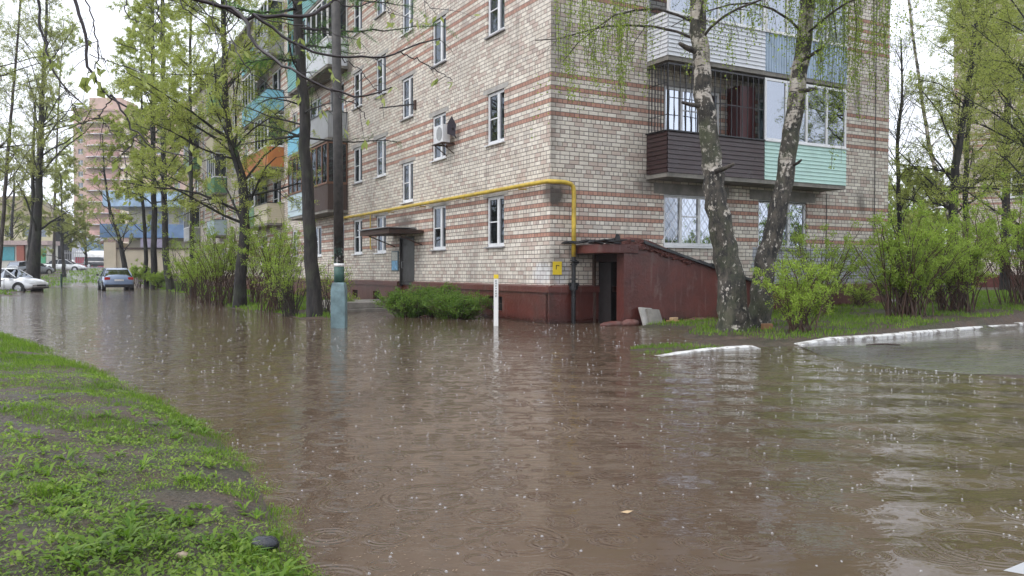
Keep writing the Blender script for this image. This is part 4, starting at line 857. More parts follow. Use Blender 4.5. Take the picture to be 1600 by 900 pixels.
b2 = birch('slimmer birch leaning right, beside the small green shrub', [(1183, 518, 0), (1187, 470, 0), (1196, 420, 0), (1222, 300, .1), (1243, 160, .1), (1256, 60, .1), (1262, 0, .1), (1275, -150, 0), (1300, -420, 0)], 16.6, [.27, .24, .22, .205, .175, .165, .15, .14, .11, .05], 12,
      [(1230, 1290, 0, 190, 30, 16.2), (1280, 1330, 60, 270, 26, 16.4), (1270, 1395, -20, 130, 52, 16.3), (1330, 1400, 20, 190, 26, 16.5), (1180, 1240, -30, 80, 8, 16)])
for root, specs in ((b1, [((1085, 80), (1062, 68), .05), ((1118, 268), (1147, 256), .045), ((1092, 165), (1066, 160), .04)]), (b2, [((1250, 142), (1276, 138), .04), ((1240, 258), (1252, 250), .03), ((1252, 95), (1288, 72), .035)])):
    for a, b, r_ in specs:
        Y = 15.6 if root is b1 else 16.4; m = MB(); m.tube([at(*a, Y+.05), at((a[0]+b[0])/2, (a[1]+b[1])/2+1, Y-.15), at(*b, Y-.3)], [r_*1.1, r_, r_*.7], 8); obj('broken_limb', m, B_mid, root, smooth=True)

# larches and other trees on the strip beside the building
def ftree(label, px, Y, r, levels, leaf, lmat, seed, bm=B_dark, name='tree', group=None, cat='tree'):
    return tree(name, label, fixb([at(x, y, Y) for x, y in px], .3), [v*.72 for v in [r[0]]+list(r)], levels, leaf, lmat, bm, seed, group)
def rads(r0, r1, n): return list(np.linspace(r0, r1, n))
ftree('dark straight larch trunk just left of the utility pole', [(492, 497), (487, 400), (478, 250), (470, 100), (464, 0), (457, -150), (452, -380)], 20.9, [.25, .23, .20, .175, .165, .14, .06],
      [dict(per=36, ln=(1.6, 3.6), ang=(70, 95), up=.05, droop=.03, t0=.33, S=7, rr=.2, wander=.08, k=5), dict(per=7, ln=(.4, 1.2), ang=(30, 70), droop=.1, S=4, rr=.5, wander=.15, rmin=.004)],
      dict(per=46, size=.05, asp=.16, spread=.03, down=0.), L_larch, 21, name='larch_tree')
rg = np.random.default_rng(77); lb = bpy.data.objects['larch_tree']; bp_ = []; bl_ = []
for lst in ([(466, 44, 20.9), (540, 50, 20.3), (620, 45, 19.8), (700, 40, 19.4)], [(466, 70, 20.9), (500, 74, 20), (545, 70, 19.3)], [(465, 15, 20.9), (410, 20, 20), (350, 10, 19)], [(468, 95, 20.9), (420, 92, 20.4), (375, 98, 20)], [(466, 0, 20.9), (520, -8, 20), (600, 5, 19.3), (650, 12, 19)]):
    e, er = resample([at(*p) for p in lst], [.04, .025, .015, .006][:len(lst)], 16); e[1:, 2] += rg.normal(size=15)*.02; bp_.append(batch_tubes(e[None], er[None], 5))
    a, ar = grow(rg, e[None], er[None], per=26, ln=(.2, .6), ang=(30, 70), droop=.12, t0=.1, S=4, rr=.4, rmin=.003, taper=False); bp_.append(batch_tubes(a, ar, 3)); bl_.append(leaves(rg, a, per=60, size=.05, asp=.2, spread=.025, down=0.)); bl_.append(leaves(rg, e[None], per=500, size=.05, asp=.2, spread=.03, down=0.))
obj('boughs', joinm(bp_), B_dark, lb, smooth=True); obj('needles', joinm(bl_), L_larch, lb)
ftree('forked dark tree with olive young leaves, left of the larch', [(374, 481), (378, 430), (382, 340), (380, 290), (362, 230), (352, 160), (350, 60), (345, -60), (345, -200)], 26.7, [.28, .24, .22, .20, .16, .14, .12, .09, .04], lev(60, (2.6, 5.0), .1, 7, 6, up=.15, a1=(45, 85)), dict(per=54.6, size=0.044, asp=.6), L_spring, 22)
ftree('slender tree between the forked tree and the far larches', [(302, 464), (300, 380), (298, 250), (297, 120), (298, 0), (298, -120)], 40, rads(.17, .05, 6), lev(34, (1.6, 3.2), .2), dict(per=67.3, size=0.056, asp=.6), L_spring, 23)
ftree('dark straight tree fourth from the blue car', [(268, 455), (260, 420), (256, 300), (255, 150), (254, 0), (253, -80)], 50, rads(.30, .12, 6), lev(40, (2.2, 4.6), .25, 6, 5), dict(per=67.3, size=0.067, asp=.6), L_spring, 24)
ftree('dark straight tree third from the blue car', [(241, 446), (240, 300), (239, 150), (238, 20), (238, -60)], 57, rads(.28, .12, 5), lev(44, (2.4, 5), .25, 6, 5), dict(per=74.8, size=0.074, asp=.6), L_spring, 25)
ftree('thinner tree second from the blue car', [(229, 446), (227, 380), (222, 300), (222, 180), (220, 60)], 60, rads(.22, .06, 5), lev(34, (2., 4.2), .2), dict(per=85.8, size=0.074, asp=.6), L_spring, 26)
ftree('bare leaning tree behind the blue car', [(199, 444), (192, 400), (188, 375), (172, 330), (163, 270), (160, 210)], 64, [.3, .25, .2, .15, .1, .04], lev(20, (2.2, 5), .2, 6, 5, up=.4), dict(per=16.1, size=0.067, asp=.6), L_olive, 27)
# left side
ftree('big many limbed tree behind the white car', [(50, 440), (54, 410), (57, 360), (62, 260), (66, 160), (72, 40), (75, -60)], 52, [.5, .45, .34, .27, .2, .12, .06], lev(44, (3., 6.2), .12, 7, 5, up=.35, a1=(30, 70)), dict(per=27.8, size=0.063, asp=.6), L_olive, 31)
ftree('second stem tree close behind the big limbed tree', [(46, 440), (47, 390), (52, 330), (51, 250), (56, 150)], 53.5, rads(.28, .08, 5), lev(16, (2., 4), .3, up=.4), dict(per=21.4, size=0.063, asp=.6), L_olive, 32)
ftree('thin pale tree at the left picture edge', [(-4, 440), (2, 380), (10, 270), (20, 150), (30, 30), (36, -60)], 46, rads(.17, .05, 6), lev(34, (2., 4.2), .25, up=.3), dict(per=25.9, size=0.060, asp=.6), L_olive, 33, bm=B_mid)
ftree('small yellowish leafy tree left of the road', [(100, 428), (98, 400), (97, 340), (95, 270)], 80, rads(.25, .06, 4), lev(26, (2.5, 4.6), .15, 6, 5, up=.2), dict(per=64.1, size=0.097, asp=.6), L_olive, 34)
ftree('rounded leafy tree in front of the yellowish house', [(20, 410), (18, 360), (22, 300), (22, 260)], 98, rads(.3, .08, 4), lev(26, (3.5, 5.6), .1, 6, 5, up=.2), dict(per=42.8, size=0.111, asp=.6), L_olive, 35)
ftree('tall thin birch far behind the left trees', [(84, 420), (86, 300), (92, 150), (100, 30)], 88, rads(.22, .05, 4), lev(44, (2.5, 4.5), .2, 6, 5, up=.4), dict(per=40.1, size=0.089, asp=.6), L_spring, 36, bm=B_mid)
ftree('pale leafy tree in front of tower left corner', [(135, 410), (133, 360), (130, 320)], 104, rads(.22, .06, 3), lev(22, (3, 5), .1, 6, 5), dict(per=21.4, size=0.111, asp=.6), L_olive, 37)
# high crowns closing the top left of the view
ftree('tall leafy tree leaning in at upper left', [(-60, 470), (-55, 300), (-40, 120), (-20, -60), (-10, -220)], 34, rads(.26, .08, 5), lev(44, (2.6, 5.0), .3, 6, 5, up=.2), dict(per=53.4, size=0.048, asp=.6), L_spring, 38, bm=B_mid)
# right side
gR = 'trees behind the shrubs on the right'
ftree('dark trunked tree with wide limbs behind the shrubs', [(1488, 452), (1488, 400), (1490, 320), (1494, 250), (1510, 160), (1525, 40), (1535, -100)], 31, [.27, .25, .22, .19, .15, .11, .06], lev(44, (1.8, 3.6), .2, 8, 6, up=.15), dict(per=34.7, size=0.046, asp=.62), L_spring, 41)
ftree('twin dark stem just right of the wide limbed tree', [(1512, 450), (1510, 380), (1508, 300), (1512, 200), (1530, 90), (1540, -60)], 33, rads(.2, .06, 6), lev(30, (1.6, 2.9), .25, 7, 6), dict(per=32.1, size=0.046, asp=.62), L_spring, 42)
ftree('bare thin tree right of the building corner', [(1408, 452), (1407, 380), (1404, 300), (1402, 220), (1410, 150), (1408, 60)], 34, rads(.17, .04, 6), lev(40, (1.6, 3.4), .2, 7, 5, up=.5, a1=(30, 60)), dict(per=1.93, size=0.041, asp=.6), L_olive, 43)
ftree('pale birch leaning left in the right background', [(1512, 440), (1480, 330), (1452, 230), (1440, 150), (1424, 40), (1412, -80)], 40, rads(.17, .06, 6), lev(30, (1.4, 2.8), .2, 6, 5, up=.2), dict(per=5.44, size=0.052, asp=.62), L_spring, 44, bm=B_birch)
ftree('leafy tree whose limbs enter from the right edge', [(1650, 480), (1645, 380), (1640, 250), (1635, 100), (1640, -60), (1640, -200)], 22, rads(.22, .07, 6), lev(50, (2.4, 4.4), .18, 8, 6, up=.1), dict(per=40.1, size=0.036, asp=.62), L_spring, 45)
ftree('tall tree behind the right trees', [(1570, 450), (1572, 300), (1575, 150), (1570, 0), (1565, -200)], 36, rads(.25, .1, 5), lev(40, (1.5, 2.7), .2, 8, 6), dict(per=37.4, size=0.048, asp=.62), L_spring, 46)
for i, (x, Y, lb) in enumerate(((1425, 62, 'distant leafy tree low beside the building corner'), (1462, 70, 'distant leafy tree second from the building corner'), (1400, 85, 'farthest leafy tree behind the building corner'))):
    ftree(lb, [(x, 432), (x, 380), (x+3, 330), (x+2, 290)], Y, rads(.22, .06, 4), lev(34, (3.0, 4.8), .05, 6, 5, up=.2), dict(per=74.8, size=0.097, asp=.62), L_spring, 50+i)
# trees on the bank behind the viewpoint (they close the sky there and show in the window glass)
bk = None
for i, (x, y, h) in enumerate(((-9, -9, 13), (-2, -14, 15), (6, -12, 14), (14, -10, 14), (22, -3, 13), (-16, -4, 13))):
    pts = [np.array([x, y, -.1]), np.array([x+.2, y, h*.5]), np.array([x+.4, y+.3, h])]
    tree('tree', 'leafy tree of the row behind the viewpoint', pts, [.25, .18, .06], lev(30, (3, 5.2), .15, 5, 4), dict(per=12, size=.16, asp=.7), L_spring, B_dark, 70+i, group='row of trees behind the viewpoint')

# overhanging linden boughs at the top of the view, from a trunk outside the left edge
rg = np.random.default_rng(90)
tp = np.array([-3.4, 1.2, 0]); fork = tp+np.array([.1, .3, 2.9])
lt = thing('linden_tree', tp, 'near dark wet boughs with opening buds hanging across the top', 'tree')
trk = [tp+np.array([0, 0, -.1]), tp+np.array([.03, .1, 1.4]), fork, tp+np.array([.3, 1.2, 4.6]), tp+np.array([.6, 2.0, 6.0])]
parts = []; e, er = resample(trk, [.2, .17, .15, .11, .06], 20); parts.append(batch_tubes(e[None], er[None], 14))
limb = [fork, at(-160, -40, 2.6), at(120, -60, 3.4), at(310, 0, 3.6)]
e, er = resample(limb, [.05, .035, .02, .0105], 14); parts.append(batch_tubes(e[None], er[None], 8))
limb2 = [e[8]+0, at(150, -160, 3.2), at(60, -90, 3.3)]
e2, er2 = resample([fork+np.array([.1, .5, .9]), at(-60, -150, 2.9), at(110, -70, 3.1)], [.045, .025, .009], 12); parts.append(batch_tubes(e2[None], er2[None], 8))
tr_px = [  # traced boughs: (px, py, distance), start and end radius
 ([(310, 0, 3.6), (345, 10, 3.6), (380, 30, 3.6), (415, 24, 3.65), (470, 26, 3.7), (490, 22, 3.75), (520, 0, 3.8)], .013, .009),
 ([(345, 10, 3.6), (370, 12, 3.6), (382, 30, 3.58), (395, 66, 3.55), (430, 95, 3.5), (470, 120, 3.45), (510, 138, 3.45), (560, 152, 3.45), (590, 148, 3.45), (612, 136, 3.45)], .014, .003),
 ([(395, 22, 3.6), (440, 55, 3.6), (480, 78, 3.6), (530, 87, 3.6), (600, 87, 3.6), (627, 82, 3.6), (660, 65, 3.6), (688, 60, 3.6)], .010, .003),
 ([(627, 82, 3.6), (655, 95, 3.6), (680, 108, 3.6), (706, 125, 3.6)], .004, .002),
 ([(510, 138, 3.45), (545, 160, 3.45), (562, 170, 3.45), (572, 186, 3.45)], .004, .002),
 ([(530, 87, 3.6), (556, 105, 3.6), (575, 125, 3.6), (600, 150, 3.6)], .004, .0015),
 ([(352, 0, 3.7), (358, 40, 3.7), (361, 80, 3.65)], .005, .0025),
 ([(361, 60, 3.65), (378, 100, 3.6), (400, 120, 3.6), (430, 140, 3.6), (470, 150, 3.6)], .004, .0015),
 ([(60, -60, 3.3), (58, 0, 3.3), (62, 30, 3.3), (72, 75, 3.3), (90, 125, 3.3), (110, 146, 3.3), (130, 163, 3.3)], .009, .003),
 ([(93, 130, 3.3), (108, 148, 3.3), (117, 165, 3.3), (118, 180, 3.3)], .0035, .002),
 ([(110, -70, 3.1), (115, 0, 3.1), (125, 30, 3.1), (134, 58, 3.1), (137, 95, 3.1), (145, 115, 3.1), (150, 130, 3.1), (160, 142, 3.1), (172, 150, 3.1), (200, 168, 3.1)], .010, .004),
 ([(172, 148, 3.1), (185, 165, 3.1), (205, 200, 3.1), (235, 228, 3.1), (270, 240, 3.1), (305, 246, 3.1)], .006, .002),
 ([(130, -10, 3.1), (145, 25, 3.1), (152, 60, 3.1), (155, 95, 3.1), (148, 108, 3.1)], .004, .003),
 ([(172, 150, 3.1), (165, 165, 3.1), (155, 180, 3.1), (130, 192, 3.1), (115, 197, 3.1)], .004, .0015),
 ([(156, 180, 3.1), (168, 200, 3.1), (185, 215, 3.1)], .003, .0012),
 ([(214, 210, 3.1), (208, 225, 3.1), (190, 240, 3.1), (181, 252, 3.1)], .003, .0012),
 ([(140, 85, 3.1), (165, 95, 3.1), (190, 100, 3.1), (225, 110, 3.1)], .003, .0012),
 ([(195, -20, 3.4), (197, 15, 3.4), (203, 30, 3.4), (215, 35, 3.4)], .004, .002),
 ([(245, -20, 3.5), (247, 20, 3.5), (238, 40, 3.5), (228, 48, 3.5)], .004, .0015),
 ([(270, -20, 3.5), (290, 15, 3.5), (330, 45, 3.5), (350, 60, 3.5), (385, 80, 3.5)], .004, .0015),
 ([(332, -20, 3.5), (333, 30, 3.5), (338, 70, 3.5), (345, 90, 3.5), (352, 120, 3.5)], .0035, .0015),
 ([(405, 28, 3.6), (445, 36, 3.6), (500, 45, 3.6), (540, 60, 3.6), (560, 62, 3.6)], .004, .0015),
 ([(520, 0, 3.8), (550, 12, 3.8), (580, 5, 3.8), (610, -12, 3.8)], .005, .003),
 ([(600, -20, 3.8), (604, 10, 3.8), (612, 38, 3.8)], .003, .0015),
 ([(650, -10, 3.8), (672, 10, 3.8), (684, 22, 3.8)], .0025, .0012)]
tips = []; allP = []
for lst, r0, r1 in tr_px:
    pts = [at(*p) for p in lst]; e, er = resample(pts, list(np.linspace(r0*.72, r1*.85, len(pts))), 18); e[1:-1] += rg.normal(size=(16, 3))*.004; parts.append(batch_tubes(e[None], er[None], 7)); tips.append(e[-1]); allP.append(e)
allP = np.array(allP); tw, twr = grow(rg, allP, np.full(allP.shape[:2], .0028), per=3, ln=(.06, .22), ang=(35, 70), droop=.08, t0=.25, S=4, rr=.6, wander=.12, rmin=.0011, taper=False); parts.append(batch_tubes(tw, twr, 4))
obj('trunk', joinm(parts), B_wet, lt, smooth=True)
tw_end = tw[rg.random(len(tw)) < .6]
lv1 = leaves(rg, tw_end[:, 2:], per=2.6, size=.036, asp=.42, spread=.006, t0=.6, down=1.2); tpP = np.stack([np.array(tips), np.array(tips)+.005], 1); lv2 = leaves(rg, tpP, per=3, size=.042, asp=.45, spread=.008, down=1.)
cl = np.array([at(*p) for p in ((130, 128, 3.1), (142, 126, 3.1), (152, 140, 3.1), (161, 108, 3.1), (165, 140, 3.1), (155, 130, 3.1))]); lv3 = leaves(rg, np.stack([cl, cl+.004], 1), per=2, size=.042, asp=.85, spread=.004, down=.4)
obj('crown', joinm([lv1, lv2, lv3]), leaf_mat('linden_bud', (.26, .33, .08), (.45, .50, .16), .1), lt)

# shrubs
def shrub(label, c_, rx, rz_, n, seed, lmat=L_bush, leafn=10, size=.05, twist=.35, low=0., bm=B_stem, spread=1., sub=5, name='shrub'):
    rg = np.random.default_rng(seed); c_ = np.array([c_[0], c_[1], max(hz(c_[0], c_[1]), -.05)-.04]); root = thing(name, c_, label, 'shrub')
    an = rg.uniform(0, 2*np.pi, n); q = rg.uniform(.15, 1, n)**.6; S = 7; P = np.zeros((n, S, 3)); t = np.linspace(0, 1, S)[None, :]
    h = rz_*np.sqrt(np.maximum(.1, 1-.55*q**2))*rg.uniform(.7, 1.05, n); bs = rg.normal(size=(n, 2))*rx*.13
    P[:, :, 0] = c_[0]+bs[:, :1]+(np.cos(an)*q*rx*.85)[:, None]*t**1.15; P[:, :, 1] = c_[1]+bs[:, 1:]+(np.sin(an)*q*rx*.75)[:, None]*t**1.15; P[:, :, 2] = c_[2]+h[:, None]*t**.85
    P[:, 1:] += rg.normal(size=(n, S-1, 3))*.025; Rr = np.linspace(.014, .004, S)[None, :]*rg.uniform(.6, 1.3, n)[:, None]
    a, ar = grow(rg, P, Rr, per=sub, ln=(.25*spread, .6*spread), ang=(20, 60), up=.2, t0=.35+low*-.3, S=4, rr=.5, wander=.15, rmin=.002)
    b, br = grow(rg, a, ar, per=3, ln=(.1*spread, .28*spread), ang=(20, 60), t0=.2, S=3, rr=.6, wander=.15, rmin=.0016)
    obj('stems', joinm([batch_tubes(P, Rr, 5), batch_tubes(a, ar, 3), batch_tubes(b, br, 3)]), bm, root)
    obj('foliage', leaves(rg, b, per=leafn*1.35, size=size*.8, asp=.5, spread=.025, t0=.1, down=-.1), lmat, root); return root
q = G(1250, 527); shrub('small bright green shrub beside the slimmer birch', (q[0], q[1]), .95, 1.5, 30, 101, leafn=14, size=.052, low=.7)
shrub('large shrub with reddish brown stems behind the kerb', (8.6, 18.1), 1.55, 2.45, 70, 102, leafn=14, size=.058, sub=6, low=.5)
shrub('darker shrub between the two big kerbside shrubs', (10.3, 19.3), 1.5, 2.5, 60, 103, leafn=13, size=.058, sub=6, low=.5)
shrub('tall shrub with grey brown stems near the right edge', (12.9, 20.8), 1.9, 3.4, 70, 104, leafn=13, size=.06)
shrub('shrub at the right edge behind the kerb', (14.8, 22.6), 1.7, 3.0, 54, 105, leafn=13, size=.06)
shrub('light green shrub against the blue painted brick', (7.4, 20.0), 1.5, 2.4, 40, 106, leafn=12, size=.055, low=.4)
shrub('low twiggy shrub at the foot of the building corner', (11.6, 22.6), 1.5, 2.4, 44, 107, leafn=13, size=.06)
for c_, rx, h, n, sd, lb in (((-2.7, 21.7), 1.0, .78, 90, 111, 'low dark green shrub against the plinth, left half'), ((-1.35, 20.9), .95, .72, 80, 112, 'low dark green shrub against plinth, half nearest the white post'), ((-2.0, 22.0), .8, .95, 40, 113, 'taller reddish twigs of shrub behind the low green shrubs')):
    shrub(lb, c_, rx, h, n, sd, L_low, leafn=9, size=.055, low=1.1, spread=.8, sub=6)
for (x, y, Y), rx, h, n, sd, lf, lb in (((455, 496, 21.6), .9, 1.7, 30, 121, 4, 'sparse twiggy shrub at foot of the larch, left side'), ((515, 493, 23.0), .8, 1.6, 24, 122, 4, 'sparse twiggy shrub between larch and utility pole'), ((430, 490, 23.5), 1.6, 3.0, 54, 123, 13, 'leafy shrub left of the larch trunk'),
        ((345, 475, 28.5), 1.9, 3.4, 54, 124, 14, 'leafy shrub left of the forked tree'), ((400, 478, 28.0), 1.6, 3.2, 44, 125, 13, 'leafy shrub right of the forked tree'), ((318, 470, 31), 1.4, 2.6, 40, 126, 14, 'shrub with reddish twigs by the slender tree'),
        ((300, 461, 38), 1.3, 1.9, 30, 127, 12, 'bright green shrub left of the slender tree'), ((283, 455, 46), 1.8, 3.4, 30, 128, 3, 'bare brown shrub between the far larches'), ((215, 446, 60), 1.5, 1.9, 24, 129, 12, 'small leafy shrub right of the blue car'), ((250, 449, 55), 1.1, 1.1, 24, 130, 12, 'low green shrub among the far larches')):
    q = at(x, y, Y); shrub(lb, (q[0], q[1]), rx, h, n, sd, leafn=lf, size=.05*max(1, Y/28), bm=B_mid if lf < 5 else B_stem, spread=1.1)
for (x, Y), rx, h, n, sd, lb in (((545, 25.2), .35, .55, 12, 141, 'small weed clump in front of the far cellar vent'), ((1345, 22.5), .7, .8, 20, 142, 'low green shrub at the plinth near the right corner')):
    q = at(x, 470, Y); shrub(lb, (q[0], q[1]), rx, h, n, sd, leafn=8, size=.045, low=.8, spread=.6)

# ------------------------------------------------------------------ grass and ground cover
def blades(rg, x, y, hgt, wid, lean=.5):
    n = len(x); z = height(x, y)-.004; a = rg.uniform(0, 2*np.pi, n); h = rg.uniform(.5, 1.3, n)*hgt; wv = np.stack([np.cos(a), np.sin(a), 0*a], 1)*(wid*rg.uniform(.7, 1.3, n))[:, None]
    ld = rg.uniform(0, 2*np.pi, n); lv = np.stack([np.cos(ld), np.sin(ld), 0*ld], 1)*(h*lean*rg.uniform(.2, 1.2, n))[:, None]; b = np.stack([x, y, z], 1)
    up = np.zeros((n, 3)); up[:, 2] = h; V = np.stack([b-wv*.5, b+wv*.5, b+up*.6+lv*.4+wv*.35, b+up+lv], 1).reshape(-1, 3); return V, np.arange(4*n).reshape(n, 4)
def flatl(rg, x, y, size, asp=.6, zl=.02, tilt=.5):
    n = len(x); z = height(x, y)+rg.uniform(.2, 1, n)*zl; a = rg.uniform(0, 2*np.pi, n); s = rg.uniform(.6, 1.3, n)*size
    d = np.stack([np.cos(a), np.sin(a), rg.normal(size=n)*tilt], 1)*s[:, None]; q = np.stack([-np.sin(a), np.cos(a), rg.normal(size=n)*tilt], 1)*(s*asp*.5)[:, None]; c_ = np.stack([x, y, z], 1)
    V = np.stack([c_-d*.4, c_+q, c_+d*.6, c_-q], 1).reshape(-1, 3); return V, np.arange(4*n).reshape(n, 4)
rg = np.random.default_rng(200)
def bank_pts(n, ymin=1.5, ymax=19, p=1.0):
    u = rg.random(n); y = ymin+(ymax-ymin)*u**1.35; x = -rg.random(n)*(.66*y+.6)+.15; k = sdist(x, y, BANK); return x, y, k
def cover(x, y): return fbm(x, y, .8, 4)*.4+fbm(x+50, y, 2.6, 3)*.6
BARE = [(20, 850, .3), (110, 840, .2), (60, 880, .2), (82, 564, .7), (48, 694, .55), (29, 765, .6), (62, 804, .35), (336, 775, .3), (168, 885, .22), (38, 842, .35), (240, 708, .3), (216, 804, .2), (10, 600, .6), (150, 640, .4), (300, 700, .25), (400, 840, .15), (90, 870, .25), (20, 690, .5)]
TUFT = [(96, 756, .25), (7, 636, .3), (139, 636, .3), (192, 813, .22), (30, 560, .5), (250, 780, .2), (300, 640, .4), (60, 720, .2), (440, 850, .15), (400, 800, .2)]
def cover(x, y):
    c_ = fbm(x, y, .8, 4)*.35+fbm(x+50, y, 2.9, 4)*.65
    for lst, am in ((BARE, -.15), (TUFT, .06)):
        for px_, py_, r_ in lst: g_ = G(px_, py_, .2); c_ = c_+am*np.exp(-(((x-g_[0])/r_)**2+((y-g_[1])/(r_*1.1))**2))
    return c_
ps = []
x, y, d = bank_pts(330000); c_ = cover(x, y); near = np.clip(1-d/1.0, 0, 1); keep = (d > -.16) & (c_+near*.05+np.clip((y-4.5)/9, 0, 1)*.13 > .515+rg.normal(size=len(x))*.022)
x, y, d = x[keep], y[keep], d[keep]; far_ = np.clip(y/8, .8, 2.0); ps.append(blades(rg, x, y, .028*(.75+.65*far_*np.clip(y/8, .3, 1))*(.4+1.5*fbm(x, y, 4.)**1.2), .0036*far_))
x, y, d = bank_pts(150000, ymax=12); c_ = cover(x+7, y); keep = (d > -.06) & (c_ > .51+rg.normal(size=len(x))*.045); x, y = x[keep], y[keep]; lv_a = flatl(rg, x, y, .0135, .6, .018)
x, y, d = bank_pts(26000, ymax=9); c_ = cover(x-9, y+4); keep = (d > .05) & (c_ > .55); x, y = x[keep], y[keep]; lv_b = flatl(rg, x, y, .024, .7, .03)
# rosettes of long lobed leaves
rx_, ry_, rd_ = bank_pts(1500, ymin=1.8, ymax=14); kk = (rd_ > .15) & (cover(rx_+3, ry_) > .50); rx_, ry_ = rx_[kk][:300], ry_[kk][:300]; V = []; 
for px_, py_, r_ in TUFT:
    g_ = G(px_, py_, .2); rx_ = np.r_[rx_, g_[0]+rg.normal(size=9)*r_*.45]; ry_ = np.r_[ry_, g_[1]+rg.normal(size=9)*r_*.5]
for i_, (X_, Y_) in enumerate(zip(rx_, ry_)):
    z0 = hz(X_, Y_); nl = rg.integers(6, 13); sz = rg.uniform(.04, .085)*(1.15 if i_ > len(rx_)-90 else .9)
    for j in range(nl):
        a = rg.uniform(0, 6.283); dd = np.array([math.cos(a), math.sin(a), 0]); nn = np.array([-dd[1], dd[0], 0]); L_ = sz*rg.uniform(.6, 1.2); wv = L_*.11; el = rg.uniform(.3, 1.0); b0 = np.array([X_, Y_, z0])
        p0 = b0; p1 = b0+dd*L_*.45+np.array([0, 0, L_*el*.6]); p2 = b0+dd*L_+np.array([0, 0, L_*el*.65])
        V += [p0, p1+nn*wv, p2, p1-nn*wv]
ros = (np.array(V), np.arange(len(V)).reshape(-1, 4))
g1 = obj('grass', joinm(ps+[ros]), L_grass); tag(g1, 'patchy wet green grass and dandelion leaves on the muddy bank', 'grass', kind='stuff')
g2 = obj('ground_cover', joinm([lv_a, lv_b]), L_clover); tag(g2, 'small broad leaved weeds creeping over the bank', 'weeds', kind='stuff')
# lawn under shrubs and along the building
ps = []
x = rg.uniform(1.2, 22, 120000); y = rg.uniform(14, 34, 120000); d = sdist(x, y, LAND); keep = (d > .12) & (fbm(x, y, 1.2) > .42) & (y < 18+x*.9); x, y = x[keep], y[keep]; ps.append(blades(rg, x, y, .075, .014)); 
x = rg.uniform(1.5, 5, 9000); y = rg.uniform(12, 14.8, 9000); d = sdist(x, y, MUD); keep = (d > -.12) & (y < 13.3) & (fbm(x, y, 2.2) > .46) & (x < 3.5); x, y = x[keep], y[keep]; ps.append(blades(rg, x, y, .06, .008))
uu = rg.uniform(4, 60, 70000); oo = rg.uniform(-.2, 5, 70000); x = K[0]+dl[0]*uu-dr[0]*oo; y = K[1]+dl[1]*uu-dr[1]*oo; d = sdist(x, y, STRIP); keep = (d > .05) & (fbm(x, y, 1.1) > .45); x, y = x[keep], y[keep]; ps.append(blades(rg, x, y, .09, .022))
x = rg.uniform(-75, -22, 40000); y = rg.uniform(39, 100, 40000); d = sdist(x, y, LEFTL); keep = (d > .3) & (x > -75) & (fbm(x, y, .5) > .42); x, y = x[keep], y[keep]; ps.append(blades(rg, x, y, .16, .07))
g3 = obj('lawn_grass', joinm(ps), L_grass); tag(g3, 'thin spring lawn under the shrubs and trees', 'grass', kind='stuff')

